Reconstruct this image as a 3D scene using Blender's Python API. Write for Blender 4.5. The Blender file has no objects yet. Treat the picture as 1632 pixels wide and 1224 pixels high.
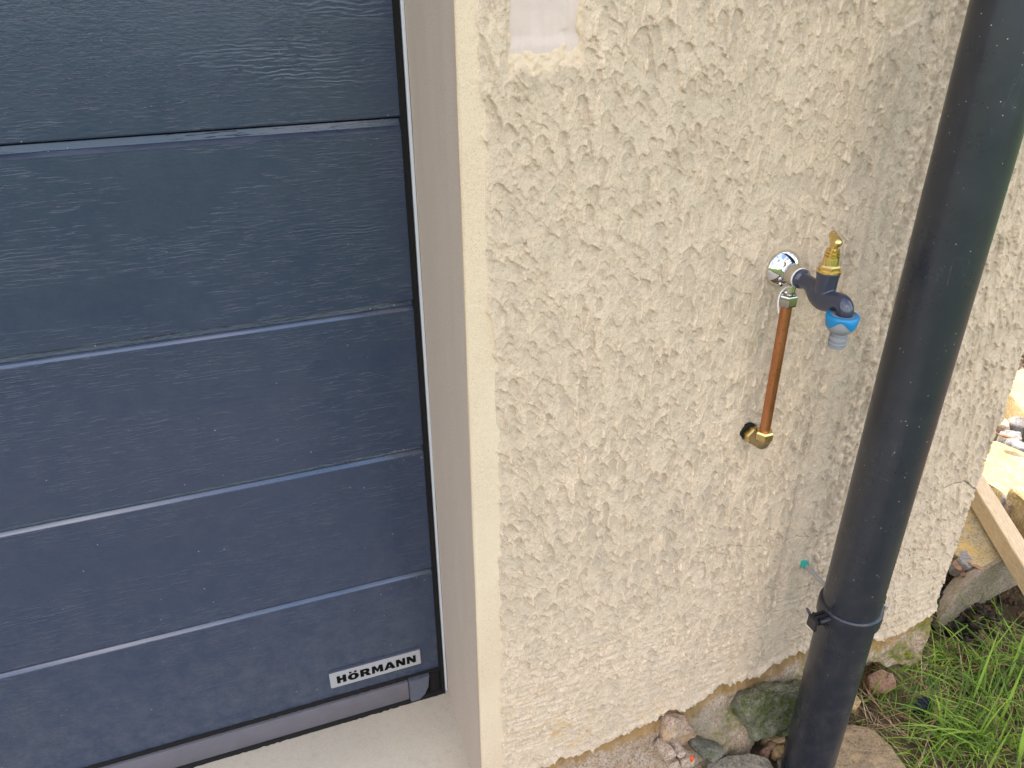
import bpy, bmesh, math, random
import numpy as np
from mathutils import Vector, Matrix, noise as mnoise
random.seed(7)
RNG = np.random.default_rng(11)
PI = math.pi
C = bpy.context.scene.collection

# ------------------------------------------------------------------ camera, sky, sun, exposure
SUN_EL, SUN_AZ = 52.0, 12.0          # degrees; azimuth measured from +Y (behind the house) towards -X
EXPOSURE = 2.02
RC = ((0.9398247, -0.16917336, 0.29683314), (-0.34162622, -0.45364785, 0.82310094), (-0.00458904, -0.87497657, -0.48414351))
CAM = Vector((0, -0.83, 1.40)); F, CX, CY = 1266.0, 816.0, 612.0
cd = bpy.data.cameras.new('camera'); cam = bpy.data.objects.new('camera', cd); C.objects.link(cam)
cd.sensor_width = 36; cd.lens = F / 1632 * 36; cd.clip_start = 0.02; cd.clip_end = 2000
cam.matrix_world = Matrix(((RC[0][0], -RC[0][1], -RC[0][2], CAM.x), (RC[1][0], -RC[1][1], -RC[1][2], CAM.y),
                           (RC[2][0], -RC[2][1], -RC[2][2], CAM.z), (0, 0, 0, 1)))
bpy.context.scene.camera = cam
sc = bpy.context.scene
sc.view_settings.view_transform = 'Standard'; sc.view_settings.look = 'None'
sc.view_settings.gamma = 1; sc.view_settings.use_curve_mapping = False
sc.view_settings.exposure = EXPOSURE
sc.cycles.max_bounces = 8; sc.cycles.diffuse_bounces = 4; sc.cycles.caustics_reflective = False; sc.cycles.caustics_refractive = False
sc.cycles.use_denoising = True

w = bpy.data.worlds.new('World'); sc.world = w; w.use_nodes = True
nt = w.node_tree; nt.nodes.clear()
out = nt.nodes.new('ShaderNodeOutputWorld'); bg = nt.nodes.new('ShaderNodeBackground')
sky = nt.nodes.new('ShaderNodeTexSky'); sky.sky_type = 'NISHITA'; sky.sun_disc = False
sky.sun_elevation = math.radians(SUN_EL); sky.sun_rotation = math.radians(-SUN_AZ)
sky.dust_density = 1.5
tc = nt.nodes.new('ShaderNodeTexCoord'); nz = nt.nodes.new('ShaderNodeTexNoise')
nz.inputs['Scale'].default_value = 2.6; nz.inputs['Detail'].default_value = 6; nz.inputs['Roughness'].default_value = .55
rp = nt.nodes.new('ShaderNodeValToRGB'); rp.color_ramp.elements[0].position = .46; rp.color_ramp.elements[1].position = .61
mx = nt.nodes.new('ShaderNodeMix'); mx.data_type = 'RGBA'
mx.inputs['B'].default_value = (7.9, 6.95, 6.5, 1)
mpw = nt.nodes.new('ShaderNodeMapping'); mpw.inputs['Location'].default_value = (9.1, 0.3, 7.7)
nt.links.new(tc.outputs['Generated'], mpw.inputs['Vector']); nt.links.new(mpw.outputs['Vector'], nz.inputs['Vector']); nt.links.new(nz.outputs['Fac'], rp.inputs['Fac'])
nt.links.new(rp.outputs['Color'], mx.inputs['Factor']); nt.links.new(sky.outputs['Color'], mx.inputs['A'])
nt.links.new(mx.outputs['Result'], bg.inputs['Color']); bg.inputs['Strength'].default_value = 0.15
nt.links.new(bg.outputs['Background'], out.inputs['Surface'])

sd = bpy.data.lights.new('sun', 'SUN'); sun = bpy.data.objects.new('sun', sd); C.objects.link(sun)
sd.energy = 2.1; sd.angle = math.radians(.6); sd.color = (1, .95, .86)
el, azr = math.radians(SUN_EL), math.radians(SUN_AZ)
tosun = Vector((-math.sin(azr) * math.cos(el), math.cos(azr) * math.cos(el), math.sin(el)))
sun.rotation_euler = (-tosun).to_track_quat('-Z', 'Y').to_euler(); sun.location = tosun * 30

# ------------------------------------------------------------------ helpers
def ray(px, py):
    c = ((px - CX) / F, (py - CY) / F, 1.0)
    return Vector([sum(RC[i][k] * c[k] for k in range(3)) for i in range(3)])
def atz(px, py, z):
    d = ray(px, py); return CAM + d * ((z - CAM.z) / d.z)
def aty(px, py, y=0.0):
    d = ray(px, py); return CAM + d * ((y - CAM.y) / d.y)

class NB:                                     # tiny node-building helper
    def __init__(s, name, rough=.6, metal=0.0, spec=.5):
        s.m = bpy.data.materials.new(name); s.m.use_nodes = True; s.t = s.m.node_tree
        s.b = s.t.nodes['Principled BSDF']
        s.b.inputs['Roughness'].default_value = rough; s.b.inputs['Metallic'].default_value = metal
        s.b.inputs['Specular IOR Level'].default_value = spec
        s.tc = s.t.nodes.new('ShaderNodeTexCoord').outputs['Object']
    def n(s, typ): return s.t.nodes.new(typ)
    def l(s, a, b): s.t.links.new(a, b)
    def vec(s, sc=(1, 1, 1), src=None, rot=(0, 0, 0)):
        m = s.n('ShaderNodeMapping'); m.inputs['Scale'].default_value = sc; m.inputs['Rotation'].default_value = rot
        s.l(src or s.tc, m.inputs['Vector']); return m.outputs['Vector']
    def noise(s, scale, detail=3, rough=.55, v=None, dist=0):
        x = s.n('ShaderNodeTexNoise'); x.inputs['Scale'].default_value = scale; x.inputs['Detail'].default_value = detail
        x.inputs['Roughness'].default_value = rough; x.inputs['Distortion'].default_value = dist
        s.l(v or s.tc, x.inputs['Vector']); return x.outputs['Fac']
    def voro(s, scale, v=None, feat='F1', out='Distance', rnd=1):
        x = s.n('ShaderNodeTexVoronoi'); x.feature = feat; x.inputs['Scale'].default_value = scale
        x.inputs['Randomness'].default_value = rnd
        s.l(v or s.tc, x.inputs['Vector']); return x.outputs[out]
    def ramp(s, src, stops):
        x = s.n('ShaderNodeValToRGB'); r = x.color_ramp
        while len(r.elements) < len(stops): r.elements.new(.5)
        for e, (p, c) in zip(r.elements, stops):
            e.position = p; e.color = (c, c, c, 1) if not hasattr(c, '__len__') else (*c, 1)
        s.l(src, x.inputs['Fac']); return x.outputs['Color']
    def mix(s, fac, a, b, mode='MIX'):
        x = s.n('ShaderNodeMix'); x.data_type = 'RGBA'; x.blend_type = mode
        for k, v in (('Factor', fac), ('A', a), ('B', b)):
            if isinstance(v, (int, float)): x.inputs[k].default_value = v if k == 'Factor' else (v, v, v, 1)
            elif isinstance(v, tuple): x.inputs[k].default_value = (*v, 1)
            else: s.l(v, x.inputs[k])
        return x.outputs['Result']
    def math(s, op, a, b=0.0, clamp=False):
        x = s.n('ShaderNodeMath'); x.operation = op; x.use_clamp = clamp
        for k, v in ((0, a), (1, b)):
            if isinstance(v, (int, float)): x.inputs[k].default_value = v
            else: s.l(v, x.inputs[k])
        return x.outputs[0]
    def attr(s, name):
        x = s.n('ShaderNodeAttribute'); x.attribute_name = name; return x.outputs['Fac']
    def sep(s, axis, src=None):
        x = s.n('ShaderNodeSeparateXYZ'); s.l(src or s.tc, x.inputs[0]); return x.outputs[axis]
    def col(s, v):
        if isinstance(v, tuple): s.b.inputs['Base Color'].default_value = (*v, 1)
        else: s.l(v, s.b.inputs['Base Color'])
        return s
    def rough(s, v): s.l(v, s.b.inputs['Roughness']); return s
    def bump(s, h, strength=.5, dist=.001):
        x = s.n('ShaderNodeBump'); x.inputs['Strength'].default_value = strength; x.inputs['Distance'].default_value = dist
        s.l(h, x.inputs['Height'])
        if s.b.inputs['Normal'].is_linked:
            s.l(s.b.inputs['Normal'].links[0].from_socket, x.inputs['Normal'])
        s.l(x.outputs['Normal'], s.b.inputs['Normal']); return s

def link(name, me, m=None, parent=None, smooth=True):
    o = bpy.data.objects.new(name, me); C.objects.link(o)
    if m: me.materials.clear(); me.materials.append(m)
    if parent: o.parent = parent
    if smooth: me.polygons.foreach_set('use_smooth', [True] * len(me.polygons))
    return o
def from_bm(name, bm, m=None, parent=None, smooth=True, angle=35):
    bmesh.ops.recalc_face_normals(bm, faces=bm.faces)
    me = bpy.data.meshes.new(name); bm.to_mesh(me); bm.free()
    o = link(name, me, m, parent, smooth)
    if smooth:
        me.set_sharp_from_angle(angle=math.radians(angle))
    return o
def empty(name, loc, label, cat, group=None):
    o = bpy.data.objects.new(name, None); C.objects.link(o); o.empty_display_size = .05; o.location = loc
    return tag(o, label, cat, group)
def tag(o, label, cat, group=None):
    o['label'] = label; o['category'] = cat
    if group: o['group'] = group
    return o
def keep(child, parent):                      # parent while keeping the world position of world-space meshes
    child.parent = parent; child.matrix_parent_inverse = Matrix.Translation(-Vector(parent.location)); return child
def grid_mesh(name, P, mask=None, attrs=None):
    """P: (nz,nx,3) array of points -> mesh of quads, keeping only faces in mask, dropping unused verts"""
    nz_, nx_ = P.shape[:2]
    idx = np.arange(nz_ * nx_).reshape(nz_, nx_)
    q = np.stack([idx[:-1, :-1], idx[:-1, 1:], idx[1:, 1:], idx[1:, :-1]], -1)
    q = q[mask] if mask is not None else q.reshape(-1, 4)
    q = q.reshape(-1, 4)
    used = np.unique(q); remap = np.full(nz_ * nx_, -1); remap[used] = np.arange(len(used)); q = remap[q]
    V = P.reshape(-1, 3)[used]
    me = bpy.data.meshes.new(name)
    me.vertices.add(len(V)); me.vertices.foreach_set('co', V.astype(np.float32).ravel())
    me.loops.add(q.size); me.loops.foreach_set('vertex_index', q.ravel().astype(np.int32))
    me.polygons.add(len(q)); me.polygons.foreach_set('loop_start', np.arange(0, q.size, 4, dtype=np.int32))
    me.polygons.foreach_set('loop_total', np.full(len(q), 4, np.int32))
    me.update(calc_edges=True)
    for k, a in (attrs or {}).items():
        at = me.attributes.new(k, 'FLOAT', 'POINT'); at.data.foreach_set('value', a.ravel()[used].astype(np.float32))
    return me
def box(bm, lo, hi):
    r = bmesh.ops.create_cube(bm, size=1)['verts']
    for v in r:
        v.co = Vector([(lo[k] + hi[k]) / 2 + v.co[k] * (hi[k] - lo[k]) for k in range(3)])
    return r
def boxobj(name, lo, hi, m, parent=None, bev=0.0):
    bm = bmesh.new(); box(bm, lo, hi)
    if bev: bmesh.ops.bevel(bm, geom=bm.edges[:], offset=bev, segments=2, profile=.5, affect='EDGES')
    return from_bm(name, bm, m, parent)
def lathe(bm, prof, base, axis=(0, 0, 1), seg=32, cap=True, wob=None):
    """prof: list of (r, h) along axis from base"""
    a = Vector(axis).normalized(); u = a.orthogonal().normalized()
    if abs(a.z) > .9: u = Vector((1, 0, 0))
    v = a.cross(u); base = Vector(base); rings = []
    for i, (r, h) in enumerate(prof):
        ring = []
        for k in range(seg):
            t = 2 * PI * k / seg; rr = r * (wob(t, i) if wob else 1)
            ring.append(bm.verts.new(base + a * h + (u * math.cos(t) + v * math.sin(t)) * rr))
        rings.append(ring)
    for A, B in zip(rings, rings[1:]):
        for k in range(seg): bm.faces.new((A[k], A[(k + 1) % seg], B[(k + 1) % seg], B[k]))
    if cap:
        bm.faces.new(rings[0][::-1]); bm.faces.new(rings[-1])
    return rings
def tube(bm, pts, rad, seg=16, cap=True):
    pts = [Vector(p) for p in pts]; n = len(pts)
    rad = rad if hasattr(rad, '__len__') else [rad] * n
    t0 = (pts[1] - pts[0]).normalized(); u = t0.orthogonal().normalized(); rings = []
    for i, p in enumerate(pts):
        t = (pts[min(i + 1, n - 1)] - pts[max(i - 1, 0)]).normalized()
        u = (u - t * u.dot(t)).normalized(); v = t.cross(u)
        rings.append([bm.verts.new(p + (u * math.cos(2 * PI * k / seg) + v * math.sin(2 * PI * k / seg)) * rad[i]) for k in range(seg)])
    for A, B in zip(rings, rings[1:]):
        for k in range(seg): bm.faces.new((A[k], A[(k + 1) % seg], B[(k + 1) % seg], B[k]))
    if cap: bm.faces.new(rings[0][::-1]); bm.faces.new(rings[-1])
def smooth_path(pts, n=6):                    # Catmull-Rom through (x,y,z[,r]) points
    P = [np.array(p, float) for p in pts]; P = [2 * P[0] - P[1]] + P + [2 * P[-1] - P[-2]]; res = []
    for i in range(1, len(P) - 2):
        for k in range(n):
            t = k / n; a, b, c, d = P[i - 1:i + 3]
            res.append(.5 * (2 * b + (c - a) * t + (2 * a - 5 * b + 4 * c - d) * t * t + (3 * b - a - 3 * c + d) * t ** 3))
    res.append(P[-2]); return res
def vn(shape, cz, cx, seed):                  # smooth value noise on a numpy grid, cell size in samples
    r = np.random.default_rng(seed); nz_, nx_ = shape
    g = r.random((int(nz_ / cz) + 3, int(nx_ / cx) + 3)) * 2 - 1
    z = np.arange(nz_) / cz; x = np.arange(nx_) / cx
    zi = z.astype(int); xi = x.astype(int); fz = z - zi; fx = x - xi
    fz = fz * fz * (3 - 2 * fz); fx = fx * fx * (3 - 2 * fx)
    a = g[np.ix_(zi, xi)]; b = g[np.ix_(zi, xi + 1)]; c = g[np.ix_(zi + 1, xi)]; d = g[np.ix_(zi + 1, xi + 1)]
    FZ = fz[:, None]; FX = fx[None]
    return (a * (1 - FX) + b * FX) * (1 - FZ) + (c * (1 - FX) + d * FX) * FZ
VN = vn
def sstep(a, b, x): t = np.clip((x - a) / (b - a), 0, 1); return t * t * (3 - 2 * t)

# ------------------------------------------------------------------ materials
def m_render():
    s = NB('cream_render_paint', .93, spec=.15)
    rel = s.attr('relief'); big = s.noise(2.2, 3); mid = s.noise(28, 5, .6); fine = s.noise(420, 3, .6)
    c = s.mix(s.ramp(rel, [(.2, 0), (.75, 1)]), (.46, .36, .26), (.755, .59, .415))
    c = s.mix(s.ramp(big, [(.35, 0), (.65, .55)]), c, (.575, .46, .33))
    c = s.mix(s.ramp(mid, [(.3, .35), (.6, 0)]), c, (.42, .365, .27))
    c = s.mix(s.ramp(fine, [(.34, .6), (.48, 0)]), c, (.36, .275, .185))
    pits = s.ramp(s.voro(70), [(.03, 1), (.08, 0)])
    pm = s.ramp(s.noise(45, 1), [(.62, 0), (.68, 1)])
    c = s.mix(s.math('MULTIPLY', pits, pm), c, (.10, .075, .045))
    st = s.math('MULTIPLY', s.ramp(s.noise(30, 5, .75), [(.50, 0), (.60, 1)]), s.ramp(s.noise(8, 3, .6), [(.45, 0), (.58, .9)]))
    st = s.math('MULTIPLY', st, s.attr('stain'))
    c = s.mix(st, c, (.56, .37, .15))
    rs = s.ramp(s.voro(38), [(.05, 1), (.11, 0)]); rs = s.math('MULTIPLY', rs, s.attr('rust'))
    c = s.mix(rs, c, (.16, .06, .02))
    c = s.mix(s.attr('crack'), c, (.16, .12, .08))
    c = s.mix(s.math('MULTIPLY', s.attr('bare'), .8), c, (.66, .52, .35))
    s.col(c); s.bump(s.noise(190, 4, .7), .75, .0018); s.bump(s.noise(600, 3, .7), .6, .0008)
    return s.m
def m_band():
    s = NB('smooth_cream_sand_render', .95, spec=.12)
    c = s.mix(s.noise(55, 4), (.72, .565, .385), (.64, .51, .355))
    c = s.mix(s.ramp(s.noise(900, 2), [(.35, .5), (.5, 0)]), c, (.34, .25, .14))
    c = s.mix(s.ramp(s.noise(4, 2), [(.4, 0), (.6, .5)]), c, (.70, .60, .42))
    s.col(c); s.bump(s.noise(800, 3, .7), .8, .0009); return s.m
def m_reveal():
    s = NB('smooth_grey_beige_render', .9, spec=.15)
    st = s.noise(7, 4, .6, s.vec((1, 6, .5)))
    c = s.mix(st, (.56, .45, .345), (.50, .41, .32))
    c = s.mix(s.ramp(s.noise(500, 2), [(.3, .3), (.5, 0)]), c, (.22, .18, .13))
    c = s.mix(s.ramp(s.noise(16, 5, .7), [(.62, 0), (.75, .5)]), c, (.50, .40, .27))
    s.col(c); s.bump(s.noise(500, 3), .35, .0008); s.bump(s.noise(14, 3), .4, .003); return s.m
def m_plinth():
    s = NB('exposed_sandy_mortar', .97, spec=.1)
    b = s.attr('below')                         # metres below the broken render edge
    c = s.mix(s.noise(13, 5, .7), (.70, .51, .34), (.52, .375, .25))
    c = s.mix(s.ramp(s.noise(48, 4, .7), [(.45, 0), (.6, .6)]), c, (.64, .54, .42))
    c = s.mix(s.ramp(s.noise(240, 3, .7), [(.38, .8), (.52, 0)]), c, (.24, .165, .10))
    c = s.mix(s.ramp(s.voro(150, out='Color'), [(.1, .22), (.3, 0)]), c, (.30, .14, .08))
    bb = s.math('ADD', b, s.math('MULTIPLY', s.math('SUBTRACT', s.noise(18, 6, .7), .5), .085))
    c = s.mix(s.ramp(bb, [(.018, .9), (.034, 0)]), c, s.mix(s.noise(60, 4), (.52, .31, .11), (.36, .22, .09)))
    moss = s.math('MULTIPLY', s.ramp(s.noise(17, 5, .7), [(.44, 0), (.60, 1)]), s.attr('moss'))
    c = s.mix(moss, c, s.mix(s.ramp(s.noise(120, 4, .7), [(.4, 0), (.6, 1)]), (.30, .29, .03), (.09, .115, .015)))
    grey = s.math('MULTIPLY', s.ramp(s.noise(10, 3), [(.35, .2), (.6, .9)]), s.attr('grey'))
    c = s.mix(grey, c, s.mix(s.ramp(s.noise(70, 5, .8), [(.4, 0), (.6, 1)]), (.17, .165, .12), (.36, .33, .25)))
    c = s.mix(s.attr('crack'), c, (.10, .075, .05))
    s.col(c); s.bump(s.noise(110, 6, .8), 1.0, .008); s.bump(s.noise(420, 3, .7), .6, .0016); return s.m
def m_rock(name, a, b, cc=None, moss=0.0, sc=1.0, bumpd=.004, streak=False):
    s = NB(name, .9, spec=.2)
    v = s.vec((1, 1, 1)) if not streak else s.vec((2.2, .5, 1), rot=(.3, .2, .6))
    c = s.mix(s.ramp(s.noise(14 * sc, 5, .65, v), [(.35, 0), (.65, 1)]), a, b)
    c = s.mix(s.ramp(s.noise(220 * sc, 3, .7), [(.38, .75), (.53, 0)]), c, tuple(x * .4 for x in a)); c = s.mix(s.ramp(s.noise(70 * sc, 5, .8), [(.52, 0), (.66, .5)]), c, tuple(min(1, x * 1.45) for x in b))
    if cc: c = s.mix(s.ramp(s.noise(32 * sc, 4, .7), [(.52, 0), (.66, .85)]), c, cc)
    if moss: c = s.mix(s.ramp(s.noise(30 * sc, 6, .8), [(.62 - moss * .2, 0), (.74 - moss * .2, .9)]), c, s.mix(s.ramp(s.noise(150, 4, .7), [(.4, 0), (.6, 1)]), (.035, .042, .012), (.10, .125, .022)))
    c = s.mix(s.ramp(s.voro(60), [(.02, .7), (.045, 0)]), c, tuple(min(1, x * 1.8) for x in b))
    s.col(c); s.bump(s.noise(60 * sc, 5, .7), .7, bumpd); s.bump(s.noise(380, 3, .7), .4, .001); return s.m
def m_door():
    s = NB('anthracite_woodgrain_steel', .3, spec=.55)
    g = s.vec((1.1, 1, 13)); w1 = s.noise(9, 5, .62, g, .6)
    wv = s.n('ShaderNodeTexWave'); wv.wave_type = 'BANDS'; wv.bands_direction = 'Z'
    wv.inputs['Scale'].default_value = 52; wv.inputs['Distortion'].default_value = 13; wv.inputs['Detail'].default_value = 3
    wv.inputs['Detail Scale'].default_value = 1.3; s.l(s.vec((.30, 1, 1)), wv.inputs['Vector'])
    msk = s.ramp(s.noise(3.4, 3, .6, s.vec((1, 1, 3.2))), [(.50, 0), (.68, .75)])
    cuts = s.math('MULTIPLY', s.ramp(s.noise(34, 3, .65, s.vec((.75, 1, 12))), [(.57, 0), (.66, 1)]), s.ramp(s.noise(5, 3, .6, s.vec((1, 1, 2.5))), [(.42, 0), (.56, 1)]))
    leather = s.noise(170, 3, .6, s.vec((.6, 1, 1.4)))
    c = s.mix(s.noise(3, 3), (.022, .036, .072), (.030, .041, .066))
    z = s.sep('Z')
    low = s.ramp(z, [(.12, 1), (.55, .22)])
    dust = s.math('MULTIPLY', s.ramp(s.noise(26, 6, .8), [(.4, 0), (.75, .45)]), low)
    c = s.mix(dust, c, (.13, .135, .14))
    sp = s.ramp(s.voro(62), [(.035, 1), (.075, 0)])
    sp = s.math('MULTIPLY', sp, s.ramp(s.noise(19, 3, .7), [(.52, 0), (.62, 1)]))
    c = s.mix(s.math('MULTIPLY', sp, .6), c, (.42, .42, .40))
    spf = s.math('MULTIPLY', s.ramp(s.voro(330), [(.06, 1), (.14, 0)]), s.ramp(s.noise(60, 3), [(.55, 0), (.68, 1)]))
    c = s.mix(s.math('MULTIPLY', spf, low), c, (.30, .31, .32))
    cx = s.ramp(s.sep('X'), [(.15, 0), (.225, 1)])
    edge = s.math('MULTIPLY', s.ramp(s.noise(150, 4, .85), [(.6, 0), (.70, 1)]), s.math('MULTIPLY', cx, s.attr('lip')))
    c = s.mix(edge, c, (.42, .43, .44))
    s.col(c)
    s.rough(s.ramp(s.noise(12, 4), [(.3, .17), (.7, .27)]))
    h = s.mix(msk, leather, wv.outputs['Fac']); s.bump(h, .30, .0011)
    s.bump(cuts, .6, .0010); s.bump(s.noise(2.2, 1, .4, s.vec((3, 1, .35))), .5, .012)
    return s.m
def m_pvc():
    s = NB('weathered_black_plastic', .36, spec=.5)
    c = s.mix(s.noise(6, 4, .6, s.vec((1, 1, .35))), (.015, .0195, .027), (.023, .025, .030))
    z = s.sep('Z'); low = s.ramp(z, [(0.1, 1), (.9, .3)])
    c = s.mix(s.math('MULTIPLY', s.ramp(s.noise(30, 6, .8), [(.42, 0), (.8, .5)]), low), c, (.085, .075, .07))
    sp = s.math('MULTIPLY', s.ramp(s.voro(120), [(.05, 1), (.10, 0)]), s.ramp(s.noise(30, 3, .6), [(.50, 0), (.58, 1)]))
    c = s.mix(s.math('MULTIPLY', sp, .8), c, (.55, .52, .46))
    scr = s.math('MULTIPLY', s.ramp(s.noise(40, 2, .5, s.vec((3, 3, .35), rot=(.5, .2, 0)), 1.5), [(.495, 0), (.5, 1), (.505, 0)]), s.ramp(s.noise(11, 2), [(.58, 0), (.64, .35)]))
    c = s.mix(scr, c, (.25, .27, .28))
    dk = s.math('MULTIPLY', s.ramp(s.voro(80), [(.09, 1), (.15, 0)]), s.ramp(z, [(.05, 1), (.25, 0)]))
    c = s.mix(s.math('MULTIPLY', dk, .7), c, (.004, .004, .004))
    s.col(c); s.rough(s.ramp(s.noise(18, 5, .7), [(.3, .24), (.7, .38)])); s.bump(s.noise(240, 3), .12, .0006); return s.m
def m_plain(name, col, rough=.5, metal=0.0, var=.12, sc=40, bump=.0, bs=300, spec=.5, coat=0.0):
    s = NB(name, rough, metal, spec)
    c = s.mix(s.noise(sc, 4, .6), tuple(max(0, x * (1 - var)) for x in col), tuple(min(1, x * (1 + var)) for x in col))
    s.col(c)
    if bump: s.bump(s.noise(bs, 3), .4, bump)
    if coat: s.b.inputs['Coat Weight'].default_value = coat; s.b.inputs['Coat Roughness'].default_value = .08
    return s.m
def m_copper():
    s = NB('tarnished_copper', .33, .92)
    n1 = s.noise(24, 4, .65, s.vec((1, 1, .22)))
    c = s.mix(s.ramp(n1, [(.35, 0), (.65, 1)]), (.60, .26, .11), (.42, .165, .07))
    c = s.mix(s.ramp(s.noise(120, 4, .7), [(.6, 0), (.75, .6)]), c, (.16, .06, .03))
    s.col(c); s.rough(s.ramp(s.noise(60, 3), [(.3, .26), (.7, .48)])); return s.m
def m_concrete():
    s = NB('smooth_cement_screed', .85, spec=.25)
    c = s.mix(s.noise(6, 4, .6), (.53, .45, .33), (.42, .365, .28))
    c = s.mix(s.ramp(s.noise(420, 4, .8), [(.34, .35), (.52, 0)]), c, (.26, .21, .15)); c = s.mix(s.ramp(s.noise(60, 5, .8), [(.36, .4), (.5, 0)]), c, (.36, .31, .24))
    sp = s.math('MULTIPLY', s.ramp(s.voro(70), [(.05, 1), (.1, 0)]), s.ramp(s.noise(16, 3), [(.58, 0), (.66, 1)]))
    c = s.mix(s.math('MULTIPLY', sp, .8), c, (.12, .09, .06))
    c = s.mix(s.ramp(s.noise(24, 5, .7), [(.6, 0), (.78, .5)]), c, (.60, .47, .32))
    s.col(c); s.bump(s.noise(220, 4, .7), .3, .0009); return s.m
def m_ground():
    s = NB('garden_soil_and_lawn', .95, spec=.15)
    soil = s.mix(s.noise(45, 5, .75), (.06, .040, .024), (.15, .10, .06))
    soil = s.mix(s.ramp(s.voro(85, out='Color'), [(.2, .6), (.5, 0)]), soil, (.22, .15, .08))
    g = s.ramp(s.noise(2.1, 4, .6), [(.25, 0), (.4, 1)])
    lawn = s.mix(s.noise(60, 4, .7), (.045, .075, .015), (.08, .11, .03))
    far = s.attr('far')
    s.col(s.mix(s.math('MULTIPLY', g, far), soil, lawn)); s.bump(s.noise(70, 5, .8), .8, .006); return s.m
def m_wood():
    s = NB('sawn_pale_timber', .8, spec=.2)
    v = s.vec((1, 1, 1)); n1 = s.noise(30, 4, .6, s.vec((1, 16, 16)), .3)
    c = s.mix(s.ramp(n1, [(.4, 0), (.62, 1)]), (.62, .48, .30), (.47, .345, .20))
    c = s.mix(s.ramp(s.noise(220, 2, .5, s.vec((.3, 6, 6))), [(.4, .35), (.5, 0)]), c, (.30, .20, .11))
    s.col(c); s.bump(n1, .3, .0008); return s.m
def m_grass(name, a, b, tr=.25):
    s = NB(name, .45, spec=.35)
    c = s.mix(s.attr('tone'), a, b); s.col(c)
    t = s.n('ShaderNodeBsdfTranslucent'); s.l(s.mix(s.attr('tone'), tuple(x * 1.3 for x in a), tuple(x * 1.3 for x in b)), t.inputs['Color'])
    mxs = s.n('ShaderNodeMixShader'); mxs.inputs[0].default_value = tr
    o = s.t.nodes['Material Output']; s.l(s.b.outputs[0], mxs.inputs[1]); s.l(t.outputs[0], mxs.inputs[2]); s.l(mxs.outputs[0], o.inputs['Surface'])
    return s.m
def m_tone(name, cols, rough=.85):
    s = NB(name, rough, spec=.2); c = s.ramp(s.attr('tone'), [(i / (len(cols) - 1), cc) for i, cc in enumerate(cols)])
    c = s.mix(s.ramp(s.noise(200, 3), [(.35, .5), (.6, 0)]), c, (.03, .02, .012)); s.col(c); s.bump(s.noise(200, 3), .4, .001); return s.m

def m_bevel():
    s = NB('glossy_anthracite_lacquer', .16, spec=1.0)
    c = s.mix(s.ramp(s.noise(40, 5, .7, s.vec((.3, 1, 1))), [(.35, 0), (.7, 1)]), (.03, .04, .062), (.07, .08, .11)); s.col(c)
    s.b.inputs['Coat Weight'].default_value = .8; s.b.inputs['Coat IOR'].default_value = 1.65; s.b.inputs['Coat Roughness'].default_value = .12
    s.bump(s.noise(60, 3, .6, s.vec((.2, 1, 1))), .12, .0006); return s.m
M = dict(bevel=m_bevel(), render=m_render(), band=m_band(), reveal=m_reveal(), plinth=m_plinth(), door=m_door(), pvc=m_pvc(), copper=m_copper(),
         concrete=m_concrete(), ground=m_ground(), wood=m_wood(),
         rubber=m_plain('dusty_black_rubber', (.010, .009, .008), .85, var=.7, sc=260, bump=.001, bs=260, spec=.2),
         white=m_plain('off_white_frame_profile', (.55, .56, .57), .4, var=.05),
         rail=m_plain('dusty_grey_plastic_rail', (.115, .105, .118), .6, var=.22, sc=30, bump=.0004),
         cap=m_plain('dusty_anthracite_cap', (.085, .092, .115), .55, var=.3, sc=120, bump=.0006),
         badge=m_plain('silver_badge_plate', (.40, .40, .41), .38, .35, var=.05),
         ink=m_plain('black_letter_paint', (.004, .004, .004), .9, spec=.1),
         chrome=m_plain('polished_chrome', (.72, .72, .72), .05, 1, var=.03),
         nut=m_plain('brushed_chrome_nut', (.42, .40, .38), .14, 1, var=.1),
         chrome2=m_plain('ribbed_chrome', (.66, .64, .60), .22, 1, var=.08),
         navy=m_plain('navy_enamel_casting', (.024, .029, .052), .28, var=.12, sc=30, bump=.0006, bs=120, coat=.6),
         brass=m_plain('bright_brass', (.72, .54, .21), .24, 1, var=.1, sc=60),
         dull=m_plain('dull_cast_brass', (.34, .25, .13), .5, .8, var=.25, sc=90, bump=.0006),
         blue=m_plain('bright_blue_plastic', (.004, .19, .40), .38, var=.08),
         grey=m_plain('mid_grey_plastic', (.24, .245, .255), .5, var=.08),
         zinc=m_plain('zinc_plated_steel', (.42, .40, .37), .45, .6, var=.15, sc=150),
         teal=m_plain('green_plastic_plug', (.01, .33, .24), .5),
         black=m_plain('black_plastic_clip', (.018, .018, .020), .42, var=.3, sc=80),
         putty=m_plain('smooth_grey_filler', (.60, .49, .41), .8, var=.16, sc=45, bump=.0012, bs=60, spec=.2),
         thread=m_plain('white_sealing_thread', (.75, .72, .65), .8),
         wallcore=m_plain('cream_wall_paint', (.55, .46, .33), .9, var=.08, sc=5, bump=.004, bs=40, spec=.15),
         roof_block=m_plain('grey_shadow_block', (.10, .09, .085), .8, var=.2, sc=10),
         hole=m_plain('hole_shadow_black', (.02, .015, .01), .95),  # near-black colour for the shade inside the elbow hole
         orange=m_plain('orange_plastic_scrap', (.75, .09, .02), .5))

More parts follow.
